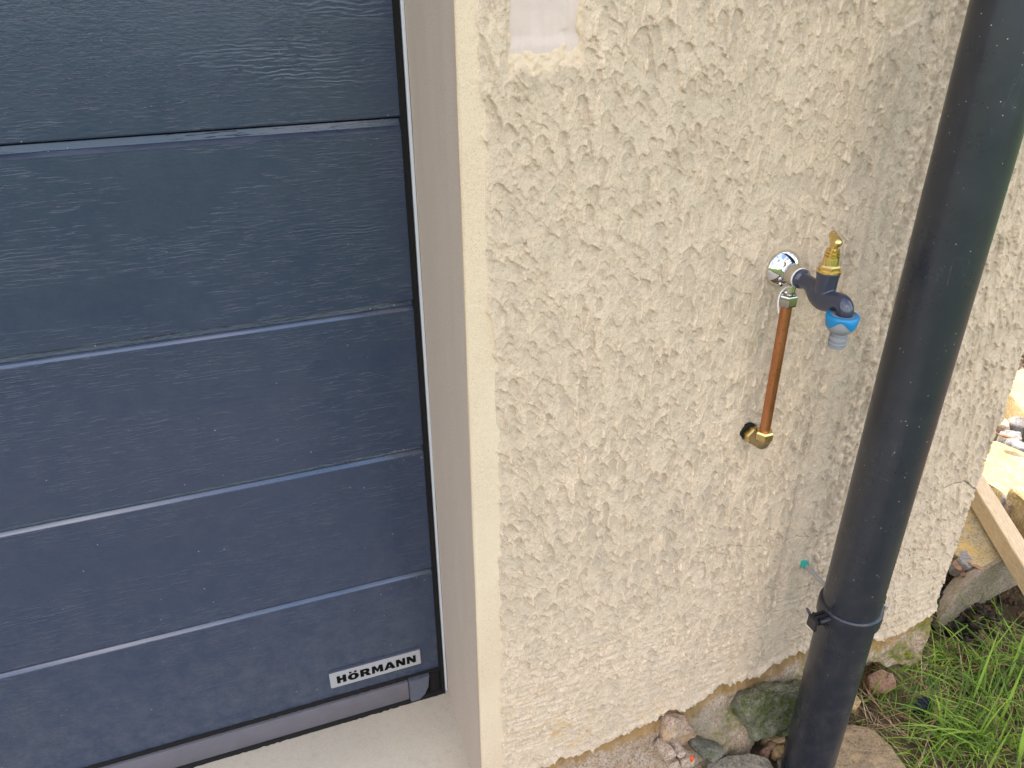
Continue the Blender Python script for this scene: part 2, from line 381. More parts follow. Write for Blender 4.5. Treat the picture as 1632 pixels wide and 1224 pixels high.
# ------------------------------------------------------------------ ground and threshold (setting)
def build_ground():
    def axis(lo, hi, step, far):
        a = list(np.arange(lo, hi + 1e-6, step)); s, p = step, lo; left = []
        while p > -far: s *= 1.35; p -= s; left.append(p)
        s, p = step, hi; right = []
        while p < far: s *= 1.35; p += s; right.append(p)
        return np.array(left[::-1] + a + right)
    xs = axis(.45, 3.0, .012, 400); ys = axis(-.7, 1.6, .012, 400)
    Xg, Yg = np.meshgrid(xs, ys)
    i = vn(Xg.shape, 9, 9, 3) * .012 + vn(Xg.shape, 3, 3, 4) * .006 + vn(Xg.shape, 30, 30, 5) * .015
    fade = ((Xg > .4) & (Xg < 3.1) & (Yg > -.8) & (Yg < 1.7))
    Z = np.where(fade, i, 0) - .012
    far = sstep(.6, 1.6, -Yg) + sstep(3.2, 5, Xg) + sstep(2, 3, Yg)
    me = grid_mesh('ground', np.stack([Xg, Yg, Z], -1), attrs={'far': np.clip(far, 0, 1)})
    o = link('ground', me, M['ground']); o['kind'] = 'structure'
    prof = [(.60, .128), (.30, .127), (.24, .124), (.20, .119), (.15, .107), (.115, .093), (.08, .076), (.03, .050), (-.04, .034), (-.15, .024), (-.4, .018), (-1.2, .016), (-1.7, .012), (-1.75, -.05)]
    pp = smooth_path([(y, z, 0) for y, z in prof], 4)
    xs = np.linspace(-3.4, .2425, 60)
    P = np.array([[[x, p[0], p[1] + .0015 * mnoise.noise(Vector((x * 9, p[0] * 9, 0)))] for x in xs] for p in pp[::-1]])
    o = link('driveway', grid_mesh('driveway', P), M['concrete']); o['kind'] = 'structure'
build_ground()

# ------------------------------------------------------------------ house wall
wall = empty('house_wall', (0.73, 0.0, 0.0), 'cream house wall with coarse scalloped trowelled render beside the garage door', 'house wall')
wall['kind'] = 'thing'
XL, XR = .2415, 1.2176
EDGE_PTS = [(.24, .118), (.347, .128), (.395, .136), (.444, .140), (.48, .147), (.519, .149), (.55, .156), (.585, .172), (.606, .176), (.622, .160), (.64, .164), (.66, .168),
            (.685, .180), (.71, .193), (.745, .186), (.78, .186), (.815, .197), (.847, .208), (.888, .214), (.96, .200), (1.02, .183), (1.062, .1785), (1.128, .170), (1.18, .190), (1.23, .216)]
def build_wall():
    st = .0013; kf = .0016 / st
    def vn(shape, cz, cx, seed): return VN(shape, cz * kf, cx * kf, seed)
    nx = int((XR - XL) / st) + 1; ext = 12; NX = nx + ext
    zs = np.arange(0.0 - .02, 1.50, st); NZ = len(zs)
    xs = XL + np.arange(NX) * st
    Xg, Zg = np.meshgrid(xs, zs); sh = Xg.shape
    H = np.zeros(sh)                           # outward relief, metres (towards -Y)
    base = vn(sh, 90, 70, 1) * .0022 + vn(sh, 34, 26, 2) * .0010
    strip_c = .826 + .012 * (Zg - .9)          # vertical smeared strip behind the downpipe
    strip = np.exp(-((Xg - strip_c) / .019) ** 4)
    rough_zone = sstep(.845, .875, Xg) * sstep(1.02, .97, Xg)
    lowz = sstep(.55, .30, Zg)
    # overlapping scallops pulled down with a trowel
    A = np.zeros(sh)
    r = np.random.default_rng(5)
    N = 8600
    cxs = r.uniform(XL + .015, XR + .012, N); czs = np.sort(r.uniform(.09, 1.56, N))[::-1]
    flow = vn(sh, 170, 150, 77)
    for k in range(N):
        cx, cz = cxs[k], czs[k]
        low = float(sstep(.70, .35, cz)); fj = min(NZ - 1, max(0, int((cz - zs[0]) / st))); fi = min(NX - 1, max(0, int((cx - XL) / st)))
        wd = r.uniform(.0045, .0098) * (1.0 if r.random() > .14 else 1.5)
        ht = (.021 + .078 * r.random() ** 1.7) * (1 - .42 * low) * (1.7 if r.random() < .15 else 1)
        if cx > 1.0: ht *= 1.35
        dep = (.0009 + .0019 * r.random() ** 1.3) * (1 + .3 * flow[fj, fi]) * (1 - .30 * low)
        fj = min(NZ - 1, max(0, int((cz - zs[0]) / st))); fi = min(NX - 1, max(0, int((cx - XL) / st)))
        tilt = r.normal(-.03, .07) - .11 * flow[fj, fi] - .24 * float(sstep(.42, .29, cx)) * (1 - low)
        ex_ = ht * abs(tilt) + wd * 1.5
        i0 = max(0, int((cx - ex_ - XL) / st)); i1 = min(NX, int((cx + ex_ - XL) / st) + 1)
        j0 = max(0, int((cz - ht - zs[0]) / st)); j1 = min(NZ, int((cz + .004 - zs[0]) / st) + 1)
        if i1 - i0 < 3 or j1 - j0 < 3: continue
        X = Xg[j0:j1, i0:i1]; Z = Zg[j0:j1, i0:i1]
        v = (cz - Z) / ht                       # 0 top .. 1 bottom
        wob = .16 * np.sin(v * 6 + k) + .09 * np.sin(v * 17 + 2 * k)
        u = (X - cx - tilt * (Z - cz)) / wd + wob
        q = np.clip(1 - v * ht / (wd * (1.4 + 1.3 * ((k * 7) % 10) / 10)), 0, 1); wv = np.sqrt(np.clip(1 - q * q, 0, 1)) * (1 - .35 * v * (k % 3 > 0))
        e = np.abs(u) / np.maximum(wv, 1e-3)     # <1 inside the scallop
        pos = (v > 0) & (v < 1)
        fade = np.clip(1 - v, 0, 1)
        rgt = np.clip(.5 + .5 * u, 0, 1.2)
        dep *= .75 + .5 * r.random(); tgt = -dep * fade ** .8 * (.50 + .65 * rgt)
        m = sstep(1.0, .88, e) * pos * sstep(1, .62, v) * np.where(u < 0, .35 + .65 * sstep(0, .35, 1 - np.abs(u)), 1)
        a = A[j0:j1, i0:i1]
        a[...] = a * (1 - m) + tgt * m
        side = np.where(u > 0, 1.25, .35) + .30 * sstep(.2, .0, v)
        a += np.exp(-((e - 1.12) / .12) ** 2) * pos * fade * side * .0017 * r.uniform(.2, 1.6)
        if r.random() < .22:                    # hanging drip of plaster at the flank
            a += np.exp(-((u - .98) / .17) ** 2) * sstep(.25, .6, v) * sstep(1, .88, v) * .0034
    A = np.clip(A, -.0056, .0054)
    A = A - A.mean()
    # furrows and pitted zone by the pipe
    fur = vn(sh, 120, 3.2, 21) * .0016 + vn(sh, 60, 7, 22) * .0020
    pit = vn(sh, 3.2, 2.6, 23) * .0013 + vn(sh, 7, 5, 24) * .0016
    A = A * (1 - .62 * strip) * (1 - .6 * rough_zone) + (fur * .45) * strip + (fur + pit) * rough_zone
    A -= .0035 * np.exp(-((Xg - strip_c + .030) / .004) ** 2) * sstep(1.1, .9, Zg) * .25
    A += .0017 * np.exp(-((Xg - strip_c - .032) / .0045) ** 2) * (0.5 + .5 * vn(sh, 40, 10, 25))
    A -= .0016 * np.exp(-((Xg - strip_c - .062) / .005) ** 2) * (0.5 + .5 * vn(sh, 55, 10, 26))
    # fine wavelets across the scallops, stronger near the ground
    rip = vn(sh, 5, 4, 32) * .00045 + vn(sh, 2.0, 2.0, 33) * .00034
    H = base + A + rip + vn(sh, 2.8, 11, 31) * .0013 * lowz * (.6 + .5 * vn(sh, 40, 40, 34))
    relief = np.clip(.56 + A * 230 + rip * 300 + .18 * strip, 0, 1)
    # smooth corner band left of the scallops
    bx = np.interp(zs, [.2, .83, 1.0, 1.25, 1.32, 1.36], [.2780, .2765, .2715, .2670, .2635, .2605])[:, None] + .0045 * vn((NZ, 8), 55, 8, 41)[:, :1] + .0028 * vn((NZ, 8), 9, 8, 42)[:, :1]
    inband = sstep(bx + .0012, bx - .0012, Xg)
    Hb = -.0018 + vn(sh, 60, 20, 43) * .0006 + vn(sh, 2, 2, 44) * .00022
    H = H * (1 - inband) + Hb * inband
    H -= .004 * np.clip(1 - (Xg - XL) / .005, 0, 1) ** 2      # worn arris
    # square recess with filler, and a chipped spot
    pr = (sstep(.2995, .3035, Xg + .0030 * vn(sh, 7, 7, 51)) * sstep(.3795, .3755, Xg + .0030 * vn(sh, 7, 7, 52)) * sstep(1.302, 1.309, Zg + .0042 * vn(sh, 5, 5, 53) + .10 * np.clip(np.abs(Xg - .340) - .027, 0, 1)))
    rim = sstep(.294, .299, Xg) * sstep(.384, .379, Xg) * sstep(1.279, 1.286, Zg + .008 * vn(sh, 8, 6, 54) + .004 * vn(sh, 3, 3, 66) + .10 * np.clip(.345 - Xg, -.04, 0) * 1.5) * (Zg < 1.7)
    bare = np.clip(rim * (1 - pr), 0, 1)
    rr = vn(sh, 2, 2, 55) * .0010 + vn(sh, 5, 5, 56) * .0012
    H = H * (1 - bare) + (-.0015 + rr - .003 * sstep(1.285, 1.305, Zg)) * bare
    H = H * (1 - pr) + (-.0105) * pr
    chip = sstep(1.0, .8, ((Xg - .797) / .036) ** 2 + ((Zg - 1.345) / .040) ** 2 + .35 * vn(sh, 9, 9, 57))
    H = H * (1 - chip) + (-.004 + rr) * chip
    bare2 = np.clip(bare + chip * .6 + .0, 0, 1)
    # ring of pale mortar around the tap plate, hole for the pipe elbow
    dt = np.hypot(Xg - .6877, Zg - 1.0159)
    ringm = sstep(.036, .029, dt + .004 * vn(sh, 9, 9, 58)); H = H * (1 - ringm) + (-.0008 + rr * .5) * ringm
    dh = np.hypot(Xg - .677, Zg - .758); H -= .010 * sstep(.0150, .0130, dh + .002 * vn(sh, 6, 6, 59))
    # cracks
    crack = np.zeros(sh)
    def crk(pts, wdt):
        for (x0, z0), (x1, z1) in zip(pts, pts[1:]):
            dx, dz = x1 - x0, z1 - z0; L2 = dx * dx + dz * dz
            lo = slice(max(0, int((min(z0, z1) - .01 - zs[0]) / st)), int((max(z0, z1) + .01 - zs[0]) / st))
            Xs, Zs_ = Xg[lo], Zg[lo]
            t = np.clip(((Xs - x0) * dx + (Zs_ - z0) * dz) / L2, 0, 1)
            d = np.hypot(Xs - x0 - t * dx, Zs_ - z0 - t * dz)
            crack[lo] = np.maximum(crack[lo], sstep(wdt, wdt * .35, d))
    def wobble(pts, n, amp):
        o = []
        for a, b in zip(pts, pts[1:]):
            for k in range(n): t = k / n; o.append((a[0] + (b[0] - a[0]) * t, a[1] + (b[1] - a[1]) * t + r.normal(0, amp)))
        return o + [pts[-1]]
    px = lambda x, y: (aty(x, y).x, aty(x, y).z)
    crk(wobble([px(1110, 882), px(1160, 870), px(1205, 872), px(1240, 857), px(1290, 856)], 7, .0016), .0011)
    crk(wobble([px(1505, 778), px(1525, 770), px(1540, 768), px(1552, 778), px(1562, 780)], 4, .0012), .0019)
    crack *= np.where(Xg < .95, .5, 1); H -= crack * .0022
    # bottom edge: render ends raggedly, mortar plinth below
    ex = np.interp(Xg[0], [p[0] for p in EDGE_PTS], [p[1] for p in EDGE_PTS])
    ex = ex + .0035 * vn((4, NX), 4, 4, 61)[0] + .0060 * vn((4, NX), 4, 9, 62)[0] + .005 * vn((4, NX), 4, 24, 65)[0]
    E = ex[None, :]
    # render curls out a little at its lower lip
    H += .0035 * sstep(E + .02, E + .002, Zg) * (1 - inband)
    P = np.stack([Xg, -H, Zg], -1)
    over = np.clip(Xg - XR + .006 * 0, 0, None)
    edge_x = XR + .0022 * vn((NZ, 4), 7, 4, 63)[:, :1] + .0012 * vn((NZ, 4), 2.5, 4, 64)[:, :1]
    t = np.clip(Xg - edge_x, 0, None)
    P[..., 0] = np.minimum(Xg, edge_x) - 0 * t
    P[..., 1] += np.where(t > 0, t * 4, 0) + .004 * sstep(edge_x - .006, edge_x, Xg) ** 2
    Xf = .25 * (Xg[:-1, :-1] + Xg[1:, 1:] + Xg[:-1, 1:] + Xg[1:, :-1]); Zf = (Zg[:-1, :-1] + Zg[1:, 1:]) / 2
    Ef = E[:, :-1]
    above = Zf > Ef
    bandm = Xf < bx[:-1]
    stain = sstep(.42, .16, Zg) * sstep(.55, .3, Xg) + sstep(.30, .2, Zg) * .35 + sstep(.05, .0, np.abs(Xg - .85)) * sstep(.32, .2, Zg)
    rust = sstep(.9, 1.0, Xg) * .5 + .15 + rough_zone * .3
    at = {'relief': relief, 'stain': np.clip(stain, 0, 1), 'rust': np.clip(rust, 0, 1), 'crack': crack * .8, 'bare': np.clip(bare2 + ringm * .9, 0, 1)}
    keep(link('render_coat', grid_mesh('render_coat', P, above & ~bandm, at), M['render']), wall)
    bb = link('corner_band', grid_mesh('corner_band', P, bandm & (Zf > .0), at), M['band']); keep(bb, wall)
    bb['label'] = 'smooth sandy cream strip along the corner'
    # lip: thickness of the render at its broken edge
    nxl = nx
    lipP = np.zeros((3, NX, 3)); jE = np.clip(((ex - zs[0]) / st).astype(int) + 1, 0, NZ - 1)
    for k, (dy, dz) in enumerate(((0, .0005), (.004, -.001), (.012, .001))):
        lipP[k, :, 0] = P[jE, np.arange(NX), 0]; lipP[k, :, 1] = P[jE, np.arange(NX), 1] + dy; lipP[k, :, 2] = zs[jE] + dz
    # plinth
    st2 = .0024; xp = np.arange(.268, XR + .02, st2); zp = np.arange(-.03, .30, st2); Xp, Zp = np.meshgrid(xp, zp); s2 = Xp.shape
    Ep = np.interp(Xp[0], Xg[0], ex)[None]
    d = np.clip(Ep - Zp, 0, None)
    slope = np.interp(Xp[0], [.27, .5, .7, .85, 1.0, 1.2], [.10, .22, .30, .30, .10, .05])[None]
    y = .0075 - sstep(0, .03, d) * .006 - d * slope
    y += vn(s2, 14, 18, 71) * .0050 + vn(s2, 6, 6, 72) * .0034 + .0016 * np.abs(vn(s2, 3.5, 3.5, 75)) + vn(s2, 2.2, 2.2, 73) * .0016
    zb = np.interp(Xp[0], [.27, .6, .75, .83, .90, 1.0, 1.08, 1.13, 1.18, 1.22], [-.1, -.1, .0, .115, .145, .13, .115, .080, .066, .070])[None] + vn(s2, 40, 6, 74) * .006
    und = sstep(zb, zb - .008, Zp); y = y + und * .075
    crk2 = np.zeros(s2)
    moss = sstep(.055, .012, np.abs(Zp - zb)) * (Xp > .70) + sstep(.95, 1.05, Xp) * .55 + .18 * sstep(.5, .7, Xp) + .75 * sstep(.05, .01, np.hypot(Xp - .735, (Zp - .115) * 1.4)) + .5 * sstep(.03, .0, np.hypot(Xp - .645, (Zp - .135))) + .5 * sstep(.05, .0, np.hypot(Xp - .70, (Zp - .07) * .5))
    grey = .55 * sstep(.10, .03, np.hypot((Xp - .68), (Zp - .09))) + sstep(.05, .03, np.abs(Xp - .80)) * sstep(.12, .05, Zp)
    Pp = np.stack([np.minimum(Xp, XR - .003), y + np.clip(Xp - XR + .004, 0, None) * 4, Zp], -1)
    pm = (Zp < Ep + .02)[:-1, :-1]
    keep(link('plinth', grid_mesh('plinth', Pp, pm, {'below': d, 'moss': np.clip(moss, 0, 1), 'grey': np.clip(grey, 0, 1), 'crack': crk2}), M['plinth']), wall)
    lp = link('render_lip', grid_mesh('render_lip', lipP, None, None), M['band']); keep(lp, wall)
    # reveal of the garage opening
    ys = np.linspace(.0042, .262, 60); zr = np.linspace(-.02, 2.2, 300)
    R = np.array([[[XL + .0007 * mnoise.noise(Vector((y * 20, z * 6, 3))) + .0009 * mnoise.noise(Vector((y * 5, z * 2, 9))), y, z] for y in ys[::-1]] for z in zr])
    k = link('reveal', grid_mesh('reveal', R), M['reveal']); keep(k, wall); k['label'] = 'smooth grey beige side of the garage opening'
    # filler in the square recess
    fx = np.linspace(.2985, .381, 60); fz = np.linspace(1.2990, 1.496, 110); FX, FZ = np.meshgrid(fx, fz)
    fy = .0068 + vn(FX.shape, 30, 20, 81) * .0012 + vn(FX.shape, 40, 3, 82) * .0005 - .002 * sstep(1.318, 1.305, FZ)
    fy -= .0014 * np.exp(-((FX - .362) / .004) ** 2) * (FZ > 1.322)
    k = keep(link('filler_patch', grid_mesh('filler_patch', np.stack([FX, fy, FZ], -1)), M['putty']), wall); k['label'] = 'square patch of smooth pale grey filler'
    # body of the house behind the visible faces
    for nm_, lo, hi in (('wall_core', (.27, .034, .165), (XR - .006, 6.2, 2.72)), ('wall_core', (.27, .14, -.1), (XR - .006, 6.2, .163)), ('wall_core', (XL + .004, .3, -.1), (.27, 6.2, 2.72)),
                        ('upper_wall', (XL + .004, .006, 1.495), (XR - .002, .034, 2.72)),
                        ('lintel', (-2.35, .0, 2.2), (XL, .3, 2.72)), ('pier', (-3.4, .0, -.1), (-2.35, 6.2, 2.72)), ('back_core', (-2.35, .36, -.1), (XL + .002, 6.2, 2.72))):
        keep(boxobj(nm_, lo, hi, M['wallcore']), wall)
    keep(boxobj('shadow_roof', (-3.6, -.03, 2.725), (XR + .16, 6.4, 2.86), M['roof_block'], bev=.01), wall)  # unseen roof block, added to cast the house shadow
build_wall()

# ------------------------------------------------------------------ garage door
YD = .230
door = empty('garage_door', (-1.05, YD, .13), 'anthracite wood grain sectional garage door with ribbed panels', 'garage door')
door['kind'] = 'thing'
LB = [.4225, .6775, .930, 1.186, 1.441, 1.696, 1.951]; LT = [.4325, .6910, .9448, 1.2035, 1.4585, 1.7135, 1.9685]
def door_panel(z0, z1, first, last, gap):
    """z0: top of the groove below; z1: bottom of the groove above"""
    x0, x1 = -2.3, .2295
    prof = [(YD + .030, z0 - .0 + .002), (YD + .010, z0 + .0005), (YD + .002, z0 + .0008), (YD, z0 + .0028)]
    if first: prof = [(YD + .03, z0), (YD, z0), (YD, z0 + .002)]
    n = 26
    for k in range(1, n): prof.append((YD, z0 + .003 + (z1 - z0 - .004) * k / n))
    prof += [(YD, z1), (YD + .0009, z1 + .0007), (YD + .0056, z1 + .0059), (YD + .0068, z1 + .0066)]
    if gap: prof += [(YD + .0084, z1 + .0150), (YD + .012, z1 + .0162), (YD + .03, z1 + .0162)]
    else: prof += [(YD + .0088, z1 + .0135), (YD + .03, z1 + .0135)]
    xs = list(np.linspace(x0, -.5, 20)) + list(np.linspace(-.48, x1, 60))
    P = np.array([[[x, y, z] for x in xs] for y, z in prof])
    lip = np.array([[math.exp(-((z - z1 - .004) / .02) ** 2) for x in xs] for y, z in prof])
    me = grid_mesh('door_panel', P, attrs={'lip': lip}); o = link('door_panel', me, M['door']); me.materials.append(M['bevel'])
    nr = len(xs) - 1; i0 = next(i for i, q in enumerate(prof) if q[1] == z1)
    for j in (i0 + 1, i0 + 2):
        if j < i0 + 2:
            for k in range(nr): me.polygons[j * nr + k].material_index = 1
    me.set_sharp_from_angle(angle=math.radians(28))
    return keep(o, door)
zz = [.176] + LT
for i in range(7):
    door_panel(zz[i], LB[i], i == 0, False, i in (2, 3, 5))
boxo = boxobj('door_core', (-2.3, YD + .031, .17), (.2295, YD + .06, 2.1), M['rubber']); keep(boxo, door)
keep(boxobj('bottom_rail', (-2.3, YD - .010, .130), (.1665, YD + .03, .178), M['rail'], bev=.002), door)
# folded end cap of the rail
bm = bmesh.new()
f = [(.1672, .1235), (.186, .1235), (.1965, .134), (.2045, .152), (.2075, .1815), (.1672, .1815)]
fr = [bm.verts.new((x, YD - .0125, z)) for x, z in f]; bk = [bm.verts.new((x, YD + .02, z)) for x, z in f]
bm.faces.new(fr)
for k in range(6): bm.faces.new((fr[k], fr[(k + 1) % 6], bk[(k + 1) % 6], bk[k]))
bmesh.ops.bevel(bm, geom=[e for e in bm.edges if all(v in fr for v in e.verts)], offset=.0015, segments=2, affect='EDGES')
keep(from_bm('rail_end_cap', bm, M['cap']), door)
xs = np.linspace(-2.3, .236, 420)
def strip(name, rows, m, seed, amp):
    P = np.array([[[x, y + amp * mnoise.noise(Vector((x * 160, seed, k))), z + amp * mnoise.noise(Vector((x * 120, seed + 7, k)))] for x in xs] for k, (y, z) in enumerate(rows)])
    return keep(link(name, grid_mesh(name, P), m), door)
strip('rubber_seal', [(YD - .0115, .1135), (YD - .0135, .120), (YD - .0115, .1285), (YD + .004, .131)], M['rubber'], 3, .0022)
strip('brush_strip', [(YD - .004, .1775), (YD - .0055, .1800), (YD - .0035, .1835), (YD + .0025, .186)], M['rubber'], 13, .0016)
# side seal and frame
keep(boxobj('side_seal', (.2290, YD - .006, .120), (.2368, YD + .04, 2.2), M['rubber'], bev=.0012), door)
keep(boxobj('side_seal', (.2308, YD - .0115, .120), (.2358, YD - .006, 2.2), M['rubber'], bev=.0012), door)
keep(boxobj('frame_trim', (.2368, YD - .014, .128), (.2409, YD + .02, 2.2), M['white'], bev=.0004), door)
keep(boxobj('corner_block', (.2078, YD - .008, .118), (.2288, YD + .03, .1800), M['rubber'], bev=.003), door)
# badge with lettering
bm = bmesh.new(); box(bm, (.0262, YD - .0052, .2108), (.1950, YD - .0002, .2484))
bmesh.ops.bevel(bm, geom=bm.edges[:], offset=.0012, segments=3, affect='EDGES')
plate = keep(from_bm('brand_plate', bm, M['badge']), door)
bm = bmesh.new(); box(bm, (.0262, YD - .0048, .2484), (.1950, YD - .0002, .2502)); top_e = keep(from_bm('plate_edge', bm, M['cap']), door)
def letter(ch, x0, wd, h=.0178, z0=.2205):
    cu = bpy.data.curves.new('letter', 'CURVE'); cu.dimensions = '2D'; cu.fill_mode = 'BOTH'; cu.extrude = .0004
    def poly(pts):
        sp = cu.splines.new('POLY'); sp.points.add(len(pts) - 1); sp.use_cyclic_u = True
        for p, (a, b) in zip(sp.points, pts): p.co = (a * wd, b * h, 0, 1)
    def ell(cx, cy, rx, ry, n=20): poly([(cx + rx * math.cos(2 * PI * k / n), cy + ry * math.sin(2 * PI * k / n)) for k in range(n)])
    if ch == 'H': poly([(0, 0), (.36, 0), (.36, .38), (.62, .38), (.62, 0), (1, 0), (1, 1), (.62, 1), (.62, .64), (.36, .64), (.36, 1), (0, 1)])
    if ch == 'O':
        ell(.5, .42, .52, .46); ell(.5, .42, .15, .24)
        poly([(.14, .97), (.38, .97), (.38, 1.16), (.14, 1.16)]); poly([(.62, .97), (.86, .97), (.86, 1.16), (.62, 1.16)])
    if ch == 'R':
        poly([(0, 0), (.36, 0), (.36, .34), (.46, .34), (.66, 0), (1.06, 0), (.80, .42), (.93, .54), (.97, .72), (.90, .90), (.72, 1), (0, 1)])
        poly([(.36, .56), (.36, .78), (.54, .78), (.61, .73), (.61, .62), (.54, .56)])
    if ch == 'M': poly([(0, 0), (.28, 0), (.28, .55), (.46, .12), (.58, .12), (.74, .55), (.72, 0), (1.05, 0), (1, 1), (.70, 1), (.52, .52), (.34, 1), (.04, 1)])
    if ch == 'A':
        poly([(-.04, 0), (.28, 0), (.34, .17), (.66, .17), (.72, 0), (1.08, 0), (.70, 1), (.36, 1)]); poly([(.42, .36), (.51, .66), (.60, .36)])
    if ch == 'N': poly([(0, 0), (.30, 0), (.30, .52), (.66, 0), (1, 0), (1, 1), (.70, 1), (.70, .50), (.34, 1), (0, 1)])
    to = bpy.data.objects.new('tmp', cu); C.objects.link(to); dg = bpy.context.evaluated_depsgraph_get()
    me = bpy.data.meshes.new_from_object(to.evaluated_get(dg)); bpy.data.objects.remove(to)
    R = Matrix(((1, 0, 0, x0), (0, 0, -1, YD - .0055), (0, 1, 0, z0), (0, 0, 0, 1))); me.transform(R); me.name = 'letter'
    o = link('letter', me, M['ink'], smooth=False); o.parent = plate
    o.matrix_parent_inverse = Matrix.Translation(-Vector(door.location)) @ Matrix.Identity(4)
    o.matrix_parent_inverse = Matrix.Identity(4)
x = .0385
for ch, wd in zip('HORMANN', (.0170, .0195, .0180, .0205, .0190, .0172, .0172)):
    letter(ch, x, wd); x += wd + .0031

# ------------------------------------------------------------------ garden tap
TX, TZ = .6900, 1.0142
tap = empty('garden_tap', (TX, 0, TZ), 'navy blue garden tap with brass top and blue hose connector on the rough wall', 'tap')
OUT = (0, -1, 0)
bm = bmesh.new(); lathe(bm, [(.0262, -.004), (.0262, .0015), (.0255, .0032), (.0235, .0062), (.0205, .0096), (.0170, .0125), (.0142, .0140), (.012, .0150)], (TX - .001, 0, TZ + .001), OUT, 48)
keep(from_bm('wall_plate', bm, M['chrome'], angle=60), tap)
bm = bmesh.new(); lathe(bm, [(.0128, .0135), (.0134, .0150), (.0134, .0325), (.0128, .0345)], (TX, 0, TZ), OUT, 72, wob=lambda t, i: 1 + .022 * (1 if int(t / (2 * PI) * 36) % 2 else -1) * (0 < i < 3))
keep(from_bm('union_ring', bm, M['chrome2']), tap)
bm = bmesh.new(); lathe(bm, [(.0136, .0345), (.0138, .0348), (.0138, .0362), (.0134, .0368)], (TX, 0, TZ), OUT, 40); keep(from_bm('seal_washer', bm, M['thread']), tap)
# small fixing screw on the plate
bm = bmesh.new(); lathe(bm, [(.0034, 0), (.0034, .0035), (.0022, .0046)], (TX - .0085, -.008, TZ - .0165), (0, -1, -.3), 16); keep(from_bm('plate_screw', bm, M['chrome']), tap)
# cast body: bent barrel with a vertical boss, blended by a voxel remesh
bm = bmesh.new()
lathe(bm, [(.0118, .0360), (.0134, .0368), (.0136, .0405), (.0120, .0432), (.0098, .0445)], (TX, 0, TZ), OUT, 32)
path = smooth_path([(.0430, TZ, .0100), (.050, TZ - .0002, .0098), (.058, TZ - .0012, .0100), (.066, TZ - .0040, .0116), (.075, TZ - .0075, .0142), (.085, TZ - .0098, .0152), (.095, TZ - .0090, .0144),
                    (.1045, TZ - .0060, .0124), (.1125, TZ - .0030, .0112), (.1190, TZ - .0030, .0107), (.1232, TZ - .0065, .0105), (.1250, TZ - .0115, .0104), (.1252, TZ - .020, .0104)], 5)
tube(bm, [(TX - .0008 * 0, -p[0], p[1]) for p in path], [p[2] for p in path], 28)
lathe(bm, [(.0120, -.006), (.0132, .002), (.0132, .012), (.0138, .020), (.0148, .0262), (.0148, .0270)], (TX, -.085, TZ), (0, 0, 1), 32)
me = bpy.data.meshes.new('tmp'); bm.to_mesh(me); bm.free(); to = bpy.data.objects.new('tmp', me); C.objects.link(to)
md = to.modifiers.new('r', 'REMESH'); md.mode = 'VOXEL'; md.voxel_size = .0007; md = to.modifiers.new('s', 'SMOOTH'); md.iterations = 9; md.factor = .6
me2 = bpy.data.meshes.new_from_object(to.evaluated_get(bpy.context.evaluated_depsgraph_get())); bpy.data.objects.remove(to); me2.name = 'tap_body'
keep(link('tap_body', me2, M['navy']), tap)
B = (TX, -.085, TZ)
bm = bmesh.new(); lathe(bm, [(.0148, .0268), (.0151, .0272), (.0151, .0282), (.0140, .0290)], B, seg=40)
lathe(bm, [(.0130, .0288), (.0135, .0296), (.0135, .0345), (.0118, .0362)], B, seg=6)
lathe(bm, [(.0098, .0355), (.0094, .0430), (.0090, .0462)], B, seg=60, wob=lambda t, i: 1 + .035 * (1 if int(t / (2 * PI) * 20) % 2 else -1))
lathe(bm, [(.0082, .0460), (.0096, .0466), (.0096, .0478), (.0080, .0484), (.0080, .0494), (.0094, .0500), (.0094, .0514), (.0070, .0520), (.0070, .0534), (.0084, .0540), (.0084, .0556), (.0060, .0566), (.0044, .0568)], B, seg=36)
keep(from_bm('brass_bonnet', bm, M['brass'], angle=30), tap)
bm = bmesh.new(); lathe(bm, [(.0052, .0550), (.0050, .0625), (.0062, .0645), (.0066, .0680), (.0058, .0715), (.0040, .0730)], B, seg=24)
hd = Vector((-.50, -.85, 0)).normalized(); hc = Vector(B) + Vector((0, 0, .0690))
def ball(bm, c, r): lathe(bm, [(r * math.sin(a), -r * math.cos(a)) for a in [PI * k / 10 for k in range(1, 10)]], c, (0, 0, 1), 20)
tube(bm, [hc - hd * .014, hc - hd * .005, hc + hd * .005, hc + hd * .013], [.0040, .0048, .0044, .0036], 16)
ball(bm, hc + hd * .0145, .0060); ball(bm, hc - hd * .0150, .0055)
keep(from_bm('t_handle', bm, M['brass'], angle=50), tap)
